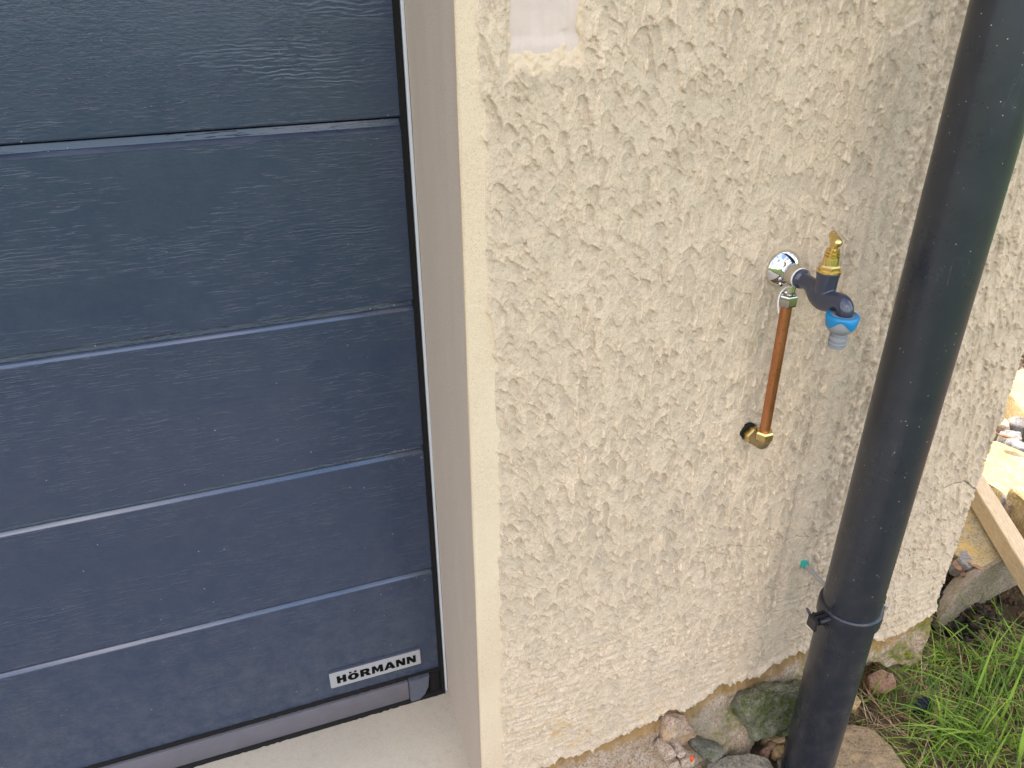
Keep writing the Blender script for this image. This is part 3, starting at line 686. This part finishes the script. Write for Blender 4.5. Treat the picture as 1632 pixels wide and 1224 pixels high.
# hose connector
HB = (TX - .002, -.1252, TZ)
bm = bmesh.new(); lathe(bm, [(.0110, -.0155), (.0178, -.0150), (.0186, -.0170), (.0188, -.0270), (.0184, -.0300), (.0150, -.0350), (.0110, -.0380), (.0090, -.0395), (.0088, -.0425), (.0108, -.0432), (.0110, -.0480), (.0094, -.0486), (.0094, -.0500), (.0108, -.0506),
                             (.0108, -.0535), (.0094, -.0540), (.0094, -.0550), (.0106, -.0556), (.0100, -.0586), (.0065, -.0590)], HB, seg=40, cap=True)
hose = keep(from_bm('hose_connector', bm, M['grey'], angle=30), tap)
bm = bmesh.new(); seg = 60; rows = []
for j in range(7):
    row = []
    for k in range(seg):
        t = 2 * PI * k / seg; low = -.0232 + .0050 * math.sin(4 * t - 1.70)
        prof = [(.0150, -.0142), (.0188, -.0145), (.0199, -.0160), (.0200, None), (.0199, 'l'), (.0194, 'l2'), (.0184, 'l3')][j]
        z = {None: (-.016 + low) / 2, 'l': low, 'l2': low - .0012, 'l3': low - .0012}.get(prof[1], prof[1])
        r_ = prof[0] * (1 + .006 * math.sin(30 * t) * (1 < j < 5))
        row.append(bm.verts.new((HB[0] + r_ * math.cos(t), HB[1] + r_ * math.sin(t), HB[2] + z)))
    rows.append(row)
for A_, B_ in zip(rows, rows[1:]):
    for k in range(seg): bm.faces.new((A_[k], A_[(k + 1) % seg], B_[(k + 1) % seg], B_[k]))
g = from_bm('grip_ring', bm, M['blue'], angle=40); g.parent = hose

# ------------------------------------------------------------------ copper supply pipe
CPX, CPY = .6815, -.030
sup = empty('supply_pipe', (CPX, 0, .7547), 'vertical copper water pipe running from brass elbow up to the tap', 'water pipe')
bm = bmesh.new(); lathe(bm, [(.0077, 0), (.0077, .204)], (CPX, CPY, .772), seg=32); keep(from_bm('copper_tube', bm, M['copper']), sup)
N0 = (CPX, CPY, .9740)
bm = bmesh.new(); lathe(bm, [(.0098, -.0004), (.0122, .0012), (.0128, .0035), (.0128, .0135), (.0118, .0160), (.0085, .0172)], N0, (0, 0, 1), 6); keep(from_bm('compression_nut', bm, M['nut'], angle=20), sup)
bm = bmesh.new(); lathe(bm, [(.0080, .0165), (.0084, .0175), (.0084, .0192), (.0064, .0205), (.0064, .030)], N0, (.12, .02, 1), 28); keep(from_bm('chrome_collar', bm, M['chrome'], angle=40), sup)
p = [aty(1241, 499, -.047), aty(1240, 485, -.047), aty(1242, 472, -.045), aty(1247, 463, -.042), aty(1254, 458, -.037), aty(1262, 458, -.033)]
bm = bmesh.new(); pp = smooth_path([tuple(q) for q in p], 6); tube(bm, [tuple(q) for q in pp], .0009, 8); keep(from_bm('sealing_thread', bm, M['thread']), sup)
EZ = .7547
bm = bmesh.new(); lathe(bm, [(.0105, -.004), (.0132, .0), (.0138, .0025), (.0138, .0110), (.0126, .0138)], (CPX - .0015, 0, EZ), OUT, 6); keep(from_bm('wall_nut', bm, M['brass'], angle=20), sup)
bm = bmesh.new(); pp = smooth_path([(CPX - .0015, -.010, EZ), (CPX - .001, -.020, EZ - .0002), (CPX, -.0270, EZ + .0010), (CPX, -.0302, EZ + .006), (CPX, CPY, EZ + .012)], 6)
tube(bm, [tuple(q) for q in pp], [.0100, .0102] + [.0112] * (len(pp) - 4) + [.0104, .0100], 24)
ball(bm, Vector((CPX, -.0275, EZ - .0002)), .0112); keep(from_bm('elbow', bm, M['dull'], angle=60), sup)
bm = bmesh.new(); lathe(bm, [(.0112, .0070), (.0134, .0085), (.0138, .0105), (.0138, .0185), (.0120, .0215), (.0082, .0222)], (CPX, CPY, EZ), (0, 0, 1), 6); keep(from_bm('elbow_nut', bm, M['brass'], angle=20), sup)
bm = bmesh.new(); lathe(bm, [(.0132, -.003), (.0125, -.0012)], (CPX - .0042, .0, EZ + .0030), OUT, 24); keep(from_bm('hole_shadow_ring', bm, M['hole']), sup).name = 'hole_shadow_disc'  # dark disc painted in as the shade of the wall hole

# ------------------------------------------------------------------ downpipe and bracket
PX_, PY_, PR = .8407, -.1178, .0448
dp = empty('downpipe', (PX_, PY_, 0), 'tall black plastic rainwater downpipe standing in front of the cream wall', 'downpipe')
bm = bmesh.new()
zsn = np.linspace(-.04, 2.72, 140)
lathe(bm, [(PR * (1 + .002 * math.sin(z * 3)), z) for z in zsn], (PX_, PY_, 0), (0, 0, 1), 72); keep(from_bm('pipe', bm, M['pvc'], angle=60), dp)
BZ = .4485
br = empty('pipe_bracket', (PX_, PY_, BZ), 'black pipe clip with side screw lug and grey threaded rod into the wall', 'pipe clip')
bm = bmesh.new(); ri = PR + .0003
lathe(bm, [(ri, -.0145), (ri + .0022, -.0142), (ri + .0046, -.0120), (ri + .0052, 0), (ri + .0046, .0120), (ri + .0026, .0145), (ri, .0150)], (PX_, PY_, BZ), (0, 0, 1), 72, cap=False)
keep(from_bm('clip_ring', bm, M['pvc'], angle=30), br)
def bracket_lug(sx):
    bm = bmesh.new()
    for y0, y1 in ((-.0060, -.0012), (.0012, .0060)):
        box(bm, (PX_ + sx * (PR + .002) if sx > 0 else PX_ - PR - .030, PY_ + y0, BZ - .0105), (PX_ + PR + .024 if sx > 0 else PX_ - PR - .002, PY_ + y1, BZ + .0105))
    bmesh.ops.bevel(bm, geom=bm.edges[:], offset=.0012, segments=2, affect='EDGES')
    return keep(from_bm('clip_lug', bm, M['black']), br)
bracket_lug(-1); bracket_lug(1)
bm = bmesh.new(); tube(bm, [(PX_ - PR - .003, PY_ - .0095, BZ + .004), (PX_ - PR - .024, PY_ - .0095, BZ + .004)], .0048, 16)
box(bm, (PX_ - PR - .0335, PY_ - .0135, BZ - .0125), (PX_ - PR - .0285, PY_ + .007, BZ + .0105)); bmesh.ops.bevel(bm, geom=bm.edges[:], offset=.0012, segments=2, affect='EDGES')
tube(bm, [(PX_ - PR - .031, PY_ + .006, BZ + .010), (PX_ - PR - .034, PY_ + .012, BZ + .018)], [.0028, .0016], 8)
keep(from_bm('clip_catch', bm, M['black'], smooth=True), br)
for sx in (-1, 1):
    bm = bmesh.new(); xx = PX_ + sx * (PR + .014)
    lathe(bm, [(.0045, -.018), (.0045, -.012)], (xx, PY_, BZ - .003), (0, 1, 0), 6); lathe(bm, [(.0024, -.016), (.0024, .016)], (xx, PY_, BZ - .003), (0, 1, 0), 12); lathe(bm, [(.0052, .007), (.0052, .011)], (xx, PY_, BZ - .003), (0, 1, 0), 6)
    keep(from_bm('bolt', bm, M['zinc'] if sx > 0 else M['black'], angle=25), br)
bm = bmesh.new(); ys_ = np.linspace(-.069, .012, 60); lathe(bm, [(.0041 + .0002 * (k % 2), y) for k, y in enumerate(ys_)], (PX_, 0, BZ - .0005), (0, 1, 0), 20); keep(from_bm('threaded_rod', bm, M['zinc'], angle=60), br)
bm = bmesh.new(); lathe(bm, [(.0085, -.073), (.0085, -.064), (.0065, -.062)], (PX_, 0, BZ), (0, 1, 0), 6); keep(from_bm('rod_boss', bm, M['black'], angle=20), br)
bm = bmesh.new(); lathe(bm, [(.0050, -.0085), (.0062, -.0080), (.0068, -.0050), (.0066, .004)], (PX_, 0, BZ - .0005), (0, 1, 0), 24, wob=lambda t, i: 1 + .10 * math.sin(4 * t)); keep(from_bm('wall_plug', bm, M['teal'], angle=40), br)

# ------------------------------------------------------------------ stones
def rock(name, pts, down, m, label=None, cat='stone', group=None, rough=.006, bev=.006, sub=3, seed=0, crown=.004, sc=16, parent=None):
    """irregular block: outline polygon (world points) extruded by vector 'down', edges rounded, surface broken up by noise"""
    down = Vector(down); bm = bmesh.new(); c = sum(pts, Vector()) / len(pts); n = len(pts)
    top = [bm.verts.new(p) for p in pts]
    mid = [bm.verts.new(c + (p - c) * 1.05 + down * .5) for p in pts]
    bot = [bm.verts.new(c + (p - c) * .98 + down) for p in pts]
    bm.faces.new(top)
    for A_, B_ in ((top, mid), (mid, bot)):
        for k in range(n): bm.faces.new((A_[k], A_[(k + 1) % n], B_[(k + 1) % n], B_[k]))
    bm.faces.new(bot[::-1])
    if bev: bmesh.ops.bevel(bm, geom=[e for e in bm.edges if not all(v in mid for v in e.verts)], offset=bev, segments=2, profile=.6, affect='EDGES', clamp_overlap=True)
    bmesh.ops.triangulate(bm, faces=bm.faces)
    bmesh.ops.recalc_face_normals(bm, faces=bm.faces)
    for _ in range(sub):
        bmesh.ops.subdivide_edges(bm, edges=[e for e in bm.edges if e.calc_length() > .007], cuts=1, use_grid_fill=True)
    bmesh.ops.triangulate(bm, faces=[f for f in bm.faces if len(f.verts) > 3])
    bm.normal_update(); off = Vector((seed * 3.1, seed * 1.7, seed))
    new = []
    for v in bm.verts:
        d = mnoise.fractal(v.co * sc + off, 1.0, 2.0, 3) * rough + mnoise.noise(v.co * sc * 7 + off) * rough * .18
        new.append(v.co + v.normal * d)
    for v, co in zip(bm.verts, new): v.co = co
    o = from_bm(name, bm, m, angle=50)
    if parent: keep(o, parent)
    elif label: tag(o, label, cat, group)
    return o
def pz(l): return [atz(*p) for p in l]
def py(l, y): return [aty(a, b, y) for a, b in l]
R_brown = m_rock('brown_sandstone', (.34, .235, .155), (.44, .32, .22), (.48, .30, .13))
R_green = m_rock('mossy_grey_stone', (.13, .125, .075), (.22, .21, .14), moss=.75)
R_grey = m_rock('grey_brown_boulder', (.20, .17, .12), (.28, .245, .18), moss=.15, bumpd=.002)
R_dark = m_rock('dark_lichen_stone', (.10, .095, .07), (.20, .19, .14), moss=.5)
R_pink = m_rock('pinkish_rubble', (.42, .31, .21), (.55, .43, .32), (.30, .17, .09))
R_ochre = m_rock('ochre_rubble', (.42, .28, .12), (.52, .36, .18), (.30, .18, .08))
R_slab = m_rock('tan_flagstone', (.38, .27, .15), (.27, .20, .12), (.45, .31, .16), moss=.12, bumpd=.0015)
R_greyslab = m_rock('olive_grey_slate', (.20, .165, .10), (.27, .22, .15), (.30, .23, .19), moss=.05, bumpd=.002)
R_yel = m_rock('yellow_grey_sandstone', (.44, .31, .12), (.36, .31, .21), (.52, .35, .11), bumpd=.002, streak=True)
R_bright = m_rock('pale_yellow_sandstone', (.50, .37, .18), (.58, .46, .26), (.44, .27, .10), bumpd=.0015, streak=True)
R_red = m_rock('reddish_sandstone', (.30, .165, .10), (.36, .22, .14), (.22, .13, .08))
R_gravel = m_rock('grey_gravel_stone', (.24, .22, .20), (.33, .31, .29))

# stones built into the foot of the wall
rock('embedded_stone', py([(1066, 1156), (1078, 1148), (1098, 1151), (1110, 1172), (1121, 1193), (1108, 1199), (1072, 1196), (1058, 1184)], -.024), (0, .03, -.006), R_brown, rough=.009, bev=.004, seed=1, sc=26, parent=wall)['label'] = 'brown angular stone embedded in the mortar foot of the wall'
rock('mossy_boulder', py([(1190, 1140), (1204, 1118), (1228, 1106), (1262, 1100), (1300, 1096), (1310, 1150), (1275, 1164), (1250, 1168), (1226, 1178), (1204, 1180), (1192, 1164)], -.050), (0, .045, -.02), R_green,
     'dark green mossy boulder built into the wall foot left of the downpipe', rough=.012, bev=.012, seed=2, sc=17)
rock('rounded_stone', pz([(1128, 1214, .055), (1160, 1200, .062), (1195, 1196, .066), (1225, 1206, .060), (1240, 1232, .045), (1200, 1262, .05), (1150, 1262, .05), (1118, 1240, .045)]), (.0, .02, -.09), R_grey,
     'smooth grey brown boulder at the bottom edge, left of the downpipe foot', rough=.008, bev=.018, seed=3, sc=9)
rock('dark_stone', py([(1110, 1200), (1128, 1192), (1150, 1196), (1152, 1206), (1136, 1214), (1120, 1214)], -.052), (0, .05, -.01), R_dark, 'small dark lichen covered stone between the rubble and the grey boulder', rough=.006, bev=.006, seed=4)
k = 0
for (x, y, s_, lab) in ((1068, 1207, 11, 'pinkish rubble lump at left end of the stone footing'), (1086, 1204, 9, 'pale pink rubble lump below the brown embedded stone'), (1098, 1216, 12, 'cream rubble lump right of the orange scrap base'), (1075, 1222, 12, 'pinkish rubble lump at the bottom edge left of orange scrap')):
    k += 1; q = aty(x, y, -.058)
    rock('rubble_stone', [q + Vector((math.cos(a) * s_ * .0013, 0, math.sin(a) * s_ * .0012)) * random.uniform(.8, 1.15) for a in [2 * PI * j / 7 for j in range(7)]], (0, .04, -.006), R_pink, lab, group='rubble lumps in the wall footing', rough=.005, bev=.004, seed=10 + k, sub=2)
q = aty(1102, 1209, -.064); bm = bmesh.new(); tube(bm, [q + Vector((-.001, 0, .007)), q + Vector((.0005, -.001, 0)), q + Vector((.001, 0, -.006))], [.002, .0038, .0026], 10)
tag(from_bm('plastic_scrap', bm, M['orange']), 'tiny orange red plastic scrap among the rubble below the wall', 'scrap')
for i, (x, y, s_, lab) in enumerate(((1242, 1176, 11, 'ochre rubble stone touching the downpipe, under the mossy boulder'), (1231, 1186, 9, 'small brown pebble left of the downpipe'), (1243, 1194, 9, 'reddish brown pebble close to the downpipe'), (1222, 1196, 9, 'ochre pebble at right rim of the rounded boulder'),
                                 (1226, 1172, 9, 'yellowish stone chip at lower edge of the mossy boulder'))):
    q = atz(x, y, .045)
    rock('pebble', [q + Vector((math.cos(a) * s_ * .0014, math.sin(a) * s_ * .0012, random.uniform(-.002, .003))) * 1 for a in [2 * PI * j / 6 + i for j in range(6)]], (0, .006, -.03), R_ochre if i % 2 == 0 else R_red, lab, 'pebble', 'loose pebbles left of the downpipe', rough=.005, bev=.004, seed=20 + i, sub=2)
rock('corner_stone', pz([(1236, 1208, .04), (1262, 1196, .04), (1285, 1220, .03), (1262, 1245, .03), (1240, 1232, .035)]), (0, .01, -.05), R_grey, 'grey stone wedged between the rounded boulder and the downpipe foot', rough=.006, bev=.008, seed=29)
rock('flagstone', pz([(1318, 1175, .018), (1352, 1152, .02), (1392, 1158, .02), (1418, 1188, .02), (1452, 1236, .018), (1440, 1290, .015), (1330, 1300, .015), (1290, 1240, .015)]), (0, .0, -.05), R_slab,
     'flat tan flagstone on the ground right of the downpipe foot', cat='flagstone', rough=.004, bev=.006, seed=30, sc=8)
rock('ochre_stone', pz([(1350, 1112, .02), (1362, 1104, .022), (1371, 1118, .018), (1362, 1130, .014), (1350, 1128, .014)]), (0, .005, -.03), R_ochre, 'small ochre stone right beside the downpipe, above the flagstone', rough=.004, bev=.004, seed=31, sub=2)
rock('red_stone', pz([(1384, 1076, .035), (1404, 1066, .05), (1422, 1074, .045), (1428, 1092, .025), (1410, 1104, .015), (1388, 1096, .018)]), (.0, .02, -.05), R_red, 'reddish sandstone lump under the mossy wall foot', rough=.006, bev=.004, seed=32)
rock('dark_glossy_stone', pz([(1462, 1116, .03), (1472, 1108, .04), (1486, 1112, .04), (1490, 1124, .025), (1476, 1132, .02), (1462, 1126, .02)]), (0, .005, -.03),
     m_rock('bluish_black_stone', (.012, .014, .022), (.035, .04, .06), bumpd=.001), 'small bluish black lump in the grass right of the reddish stone', rough=.006, bev=.004, seed=33, sub=2)
rock('long_slate', pz([(1495, 992, .050), (1512, 966, .088), (1540, 930, .125), (1562, 908, .140), (1606, 888, .150), (1640, 880, .150), (1690, 900, .13), (1632, 927, .075), (1580, 952, .050), (1530, 985, .022), (1497, 1010, .012)]), (.06, .07, -.06), R_greyslab,
     'long olive grey slate block leaning by the house corner, above the grass', cat='stone block', rough=.004, bev=.006, seed=34, sc=8)
rock('yellow_slab', pz([(1515, 880, .12), (1535, 800, .16), (1560, 770, .18), (1600, 830, .17), (1636, 884, .15), (1604, 893, .14), (1562, 905, .135), (1540, 895, .125)]), (.05, .10, -.10), R_yel,
     'yellow grey streaked sandstone slab beneath the timber batten', cat='stone slab', rough=.003, bev=.004, seed=35, sc=8)
rock('grey_chip', pz([(1530, 888, .13), (1538, 876, .13), (1550, 892, .13), (1556, 902, .125), (1545, 905, .12), (1532, 898, .12)]), (0, .02, -.05), R_gravel, 'small grey stone chip between the wall corner and the yellow slab', rough=.004, bev=.003, seed=36, sub=2)
# brightly lit slabs beyond the corner
rock('bright_slab', pz([(1545, 705, .10), (1588, 702, .10), (1660, 730, .10), (1700, 800, .09), (1660, 815, .09), (1605, 790, .09), (1570, 765, .09), (1540, 750, .09)]), (0, .0, -.10), R_bright,
     'broad pale yellow slab in sunlight just beyond the house corner', cat='stone slab', rough=.004, bev=.005, seed=37, sc=7)
rock('bright_slab', pz([(1590, 600, .12), (1632, 588, .12), (1690, 600, .12), (1690, 680, .12), (1645, 675, .11), (1613, 632, .11)]), (0, .0, -.12), R_bright,
     'pale sandstone slab at the right edge of the photo, farthest of the sunlit slabs', cat='stone slab', rough=.004, bev=.005, seed=38, sc=7)
rock('bright_slab', pz([(1640, 800, .13), (1612, 778, .13), (1660, 770, .13), (1720, 830, .12), (1700, 900, .12)]), (0, .0, -.12), R_bright, 'pale slab behind the timber batten at the right edge', cat='stone slab', rough=.004, bev=.005, seed=39, sc=7)
for i, (x, y, s_, lab) in enumerate(((1611, 695, 13, 'grey rubble stone between the two sunlit slabs'), (1622, 708, 11, 'pale grey stone beside the dry leaf beyond the corner'), (1596, 672, 12, 'grey stone against the wall corner below the far slab'), (1626, 672, 12, 'dark grey stone below the far sunlit slab'),
                                     (1612, 795, 9, 'grey rubble stone behind the batten'), (1622, 803, 9, 'brownish rubble stone behind the batten at right edge'), (1563, 770, 9, 'pinkish chip touching the wall corner above the batten'))):
    q = atz(x, y, .09)
    rock('gravel_stone', [q + Vector((math.cos(a) * s_ * .0026, math.sin(a) * s_ * .0026, random.uniform(-.006, .008))) for a in [2 * PI * j / 7 + i for j in range(7)]], (0, .01, -.09), (R_gravel, R_gravel, R_pink)[i % 3], lab, group='rubble beyond the house corner', rough=.010, bev=.006, seed=50 + i, sub=2)

# timber batten
a0 = atz(1552, 774, .225); a1 = atz(1640, 918, .190); dirv = (a1 - a0).normalized()
a0 = a0 - dirv * .10; a1 = a1 + dirv * .9
side = Vector((dirv.y, -dirv.x, 0)).normalized()
if side.x < 0: side = -side
bm = bmesh.new(); L = (a1 - a0).length
box(bm, (0, 0, -.050), (L, .040, 0)); bmesh.ops.bevel(bm, geom=bm.edges[:], offset=.0015, segments=2, affect='EDGES')
zax = dirv.cross(side); zax = zax if zax.z > 0 else -zax
bt = from_bm('timber_batten', bm, M['wood']); bt.matrix_world = Matrix(((dirv.x, side.x, zax.x, a0.x), (dirv.y, side.y, zax.y, a0.y), (dirv.z, side.z, zax.z, a0.z), (0, 0, 0, 1)))
tag(bt, 'pale sawn timber batten lying across the stones at the right edge', 'timber batten')

# ------------------------------------------------------------------ litter, soil crumbs, leaves
def tone_mesh(name, V, Fc, T, m, label, cat):
    me = bpy.data.meshes.new(name); me.from_pydata(V, [], Fc); at = me.attributes.new('tone', 'FLOAT', 'POINT'); at.data.foreach_set('value', T)
    o = link(name, me, m, smooth=False); o['kind'] = 'stuff'; tag(o, label, cat); return o
M_crumb = m_tone('mixed_soil_crumbs', [(.03, .02, .012), (.10, .06, .035), (.20, .12, .06), (.30, .21, .12), (.07, .055, .045)])
M_char = m_tone('black_leaf_mould', [(.012, .009, .008), (.03, .02, .014), (.10, .05, .025)], .6)
M_straw = m_tone('dry_straw', [(.22, .12, .05), (.42, .28, .13), (.55, .42, .24)], .7)
ICO = bmesh.new(); bmesh.ops.create_icosphere(ICO, subdivisions=1, radius=1); icoV = [v.co.copy() for v in ICO.verts]; icoF = [[v.index for v in f.verts] for f in ICO.faces]; ICO.free()
def scatter(name, n, region, zf, size, m, label, cat, flat=.6, keepf=None, seed=1):
    r = random.Random(seed); V, Fc, T = [], [], []
    for _ in range(n):
        x, y = region(r)
        if keepf and not keepf(x, y): continue
        s = size(r); q = Vector((x, y, zf(x, y) + s * .2 * r.random())); rot = Matrix.Rotation(r.uniform(0, 6.3), 3, Vector((r.uniform(-1, 1), r.uniform(-1, 1), r.uniform(-1, 1))).normalized())
        sc3 = Vector((r.uniform(.7, 1.4), r.uniform(.6, 1.1), r.uniform(.35, .9) * flat / .6)); b = len(V); t = r.random()
        for v in icoV: V.append(q + (rot @ Vector((v.x * sc3.x, v.y * sc3.y, v.z * sc3.z)) * s * r.uniform(.75, 1.1)))
        Fc += [[b + i for i in f] for f in icoF]; T += [t] * len(icoV)
    return tone_mesh(name, V, Fc, T, m, label, cat)
scatter('soil_crumbs', 5200, lambda r: (r.uniform(.62, 2.5), r.uniform(-.55, .95)), lambda x, y: -.006, lambda r: r.choice([.003, .004, .005, .006, .008, .012]), M_crumb, 'brown soil crumbs and small stone chips covering the ground by the wall', 'soil', seed=3)
q0 = atz(1520, 935, .07)
scatter('leaf_mould', 900, lambda r: (q0.x + r.gauss(0, .045), q0.y + r.gauss(0, .04)), lambda x, y: .04 + .03 * mnoise.noise(Vector((x * 14, y * 14, 0))), lambda r: r.choice([.004, .006, .009, .011]), M_char, 'black crumbly leaf mould in the gap between wall corner and slate block', 'leaf mould', seed=4)
rock('soil_heap', [q0 + Vector((math.cos(a) * .10, math.sin(a) * .085, -.035)) for a in [2 * PI * j / 9 for j in range(9)]], (0, 0, -.08), M_char, 'dark soil heap filling the gap at the house corner', cat='soil', rough=.012, bev=.02, seed=61)
scatter('rubble_grit', 700, lambda r: (r.uniform(1.7, 2.8), r.uniform(.15, 1.1)), lambda x, y: .015, lambda r: r.choice([.008, .012, .018, .024]), m_tone('grey_grit', [(.22, .19, .16), (.32, .26, .20), (.40, .36, .31), (.16, .10, .07)]), 'grey grit and broken rubble on the ground beyond the corner', 'rubble', seed=5)
# dry leaves
def leaf(q, L, wd, ang, curl, m, label):
    V, Fc = [], []; n = 9
    for i in range(n):
        t = i / (n - 1); ww = wd * math.sin(PI * min(1, t * .96 + .02)) ** .8
        for s_ in (-1, -.5, 0, .5, 1): V.append(Vector(((t - .5) * L, s_ * ww, curl * (t - .5) ** 2 * L + abs(s_) * ww * .45 + .0015 * math.sin(9 * t + s_ * 3))))
    for i in range(n - 1):
        for j in range(4): a = i * 5 + j; Fc.append([a, a + 1, a + 6, a + 5])
    me = bpy.data.meshes.new('dry_leaf'); me.from_pydata(V, [], Fc); me.transform(Matrix.Translation(q) @ Matrix.Rotation(ang, 4, 'Z') @ Matrix.Rotation(.3, 4, 'X'))
    o = link('dry_leaf', me, m); tag(o, label, 'leaf'); md = o.modifiers.new('t', 'SOLIDIFY'); md.thickness = .0006; return o
M_leaf = m_plain('brown_dry_leaf', (.24, .12, .05), .6, var=.35, sc=60, bump=.001)
leaf(atz(1602, 698, .135), .055, .011, 2.3, .8, M_leaf, 'curled brown leaf lying on the sunlit stones at the corner')
leaf(atz(1524, 905, .115), .036, .011, 1.1, .8, M_leaf, 'brown leaf on the black mould between wall and slate')
leaf(atz(1556, 906, .150), .034, .010, 2.0, .8, M_leaf, 'rust brown leaf at the lower tip of the yellow slab')
leaf(atz(1508, 962, .060), .032, .010, .4, .8, M_leaf, 'reddish leaf tucked at the left end of the slate block')
leaf(atz(1538, 918, .105), .030, .009, 2.9, .8, M_leaf, 'small brown leaf right of the black mould')

# ------------------------------------------------------------------ grass
def blade(V, Fc, T, base, L, wd, az, lean, bend, tone, seg=6, tw=0.0):
    d = Vector((math.cos(az), math.sin(az), 0)); s_ = Vector((-d.y, d.x, 0)); b = len(V); p = Vector(base); th = lean
    for i in range(seg + 1):
        t = i / seg; ww = wd * (1 - t ** 2.2) * (.65 + .7 * min(t * 3, 1)) * .5
        sd_ = (s_ * math.cos(tw * t) + Vector((0, 0, 1)) * math.sin(tw * t))
        V.append(p - sd_ * ww); V.append(p + sd_ * ww + Vector((0, 0, .0))); T.extend([tone, tone])
        p = p + (d * math.sin(th) + Vector((0, 0, 1)) * math.cos(th)) * (L / seg); th += bend / seg
    for i in range(seg): a = b + i * 2; Fc.append([a, a + 1, a + 3, a + 2])
def build_grass():
    V, Fc, T = [], [], []; r = random.Random(9)
    tufts = []
    for k in range(105):
        x = r.uniform(1.14, 1.75); y = r.uniform(-.60, .12)
        d = sstep(1.12, 1.36, np.float64(x + (.0 - y) * .10)) * float(sstep(.10, -.06, y))
        if r.random() < d: tufts.append((x, y, r.uniform(.6, 1.1)))
    for (px_, py_, s_) in ((1400, 1115, .45), (1425, 1105, .4), (1440, 1090, .45), (1500, 1060, .6), (1530, 1040, .6), (1550, 1075, .7), (1480, 1150, .55), (1450, 1190, .5), (1500, 1180, .8), (1560, 1120, .9), (1600, 1100, .9), (1600, 1060, .7), (1470, 1230, .7), (1540, 1230, .9), (1600, 1180, 1), (1620, 1230, 1)):
        q = atz(px_, py_, 0); tufts.append((q.x, q.y, s_))
    for (x, y, s_) in tufts:
        for _ in range(int(12 + 13 * s_)):
            az = r.uniform(0, 2 * PI); 
            if r.random() < .35: az = r.gauss(PI * .95, .7)     # combed towards the pipe
            rr = r.gauss(0, .020)
            blade(V, Fc, T, (x + rr, y + r.gauss(0, .020), -.008), r.uniform(.05, .23) * s_, r.uniform(.0014, .0036), az, r.uniform(.2, 1.15), r.uniform(.3, 1.7), r.random() ** 1.3, tw=r.uniform(-1, 1))
    # thin scatter near the pipe
    for _ in range(380):
        x = r.uniform(1.0, 1.45); y = r.uniform(-.45, .06)
        blade(V, Fc, T, (x, y, -.006), r.uniform(.02, .07), r.uniform(.0012, .0022), r.uniform(0, 6.28), r.uniform(.3, 1.2), r.uniform(.2, 1.2), r.random(), 4)
    # individually visible long blades
    for (bx_, by_, tx_, ty_, tz_, wd) in ((1565, 1010, 1518, 945, .10, .0045), (1553, 985, 1600, 935, .12, .0050), (1600, 1100, 1640, 990, .10, .0045), (1500, 1165, 1488, 1105, .06, .0055), (1530, 1175, 1560, 1212, .03, .006),
                                          (1545, 1130, 1590, 1010, .10, .004), (1620, 1224, 1640, 1100, .12, .008), (1575, 1170, 1480, 1182, .03, .005), (1590, 1160, 1632, 1060, .09, .005), (1560, 1060, 1540, 1040, .08, .004),
                                          (1375, 1100, 1368, 1072, .05, .0028), (1390, 1110, 1408, 1075, .05, .0028), (1430, 1075, 1468, 1045, .05, .003)):
        b = atz(bx_, by_, .0); t = atz(tx_, ty_, tz_); d = t - b; L = d.length * 1.1; az = math.atan2(d.y, d.x); hor = math.hypot(d.x, d.y)
        ang = math.atan2(hor, max(d.z, .001)); blade(V, Fc, T, b, L, wd, az, ang - .35, .7, .85, 9)
    tone_mesh('grass', V, Fc, T, m_grass('fresh_grass', (.055, .13, .010), (.30, .44, .045), .35), 'fresh green tangled grass growing at the foot of the wall', 'grass')
    V, Fc, T = [], [], []
    for _ in range(1200):
        x = r.uniform(.98, 1.6); y = r.uniform(-.5, .05)
        blade(V, Fc, T, (x, y, .001), r.uniform(.03, .11), r.uniform(.0010, .0022), r.uniform(0, 6.28), r.uniform(1.1, 1.5), r.uniform(0, .3), r.random(), 4)
    tone_mesh('dry_grass', V, Fc, T, M_straw, 'dry straw coloured grass stems lying on the soil', 'dry grass')
build_grass()
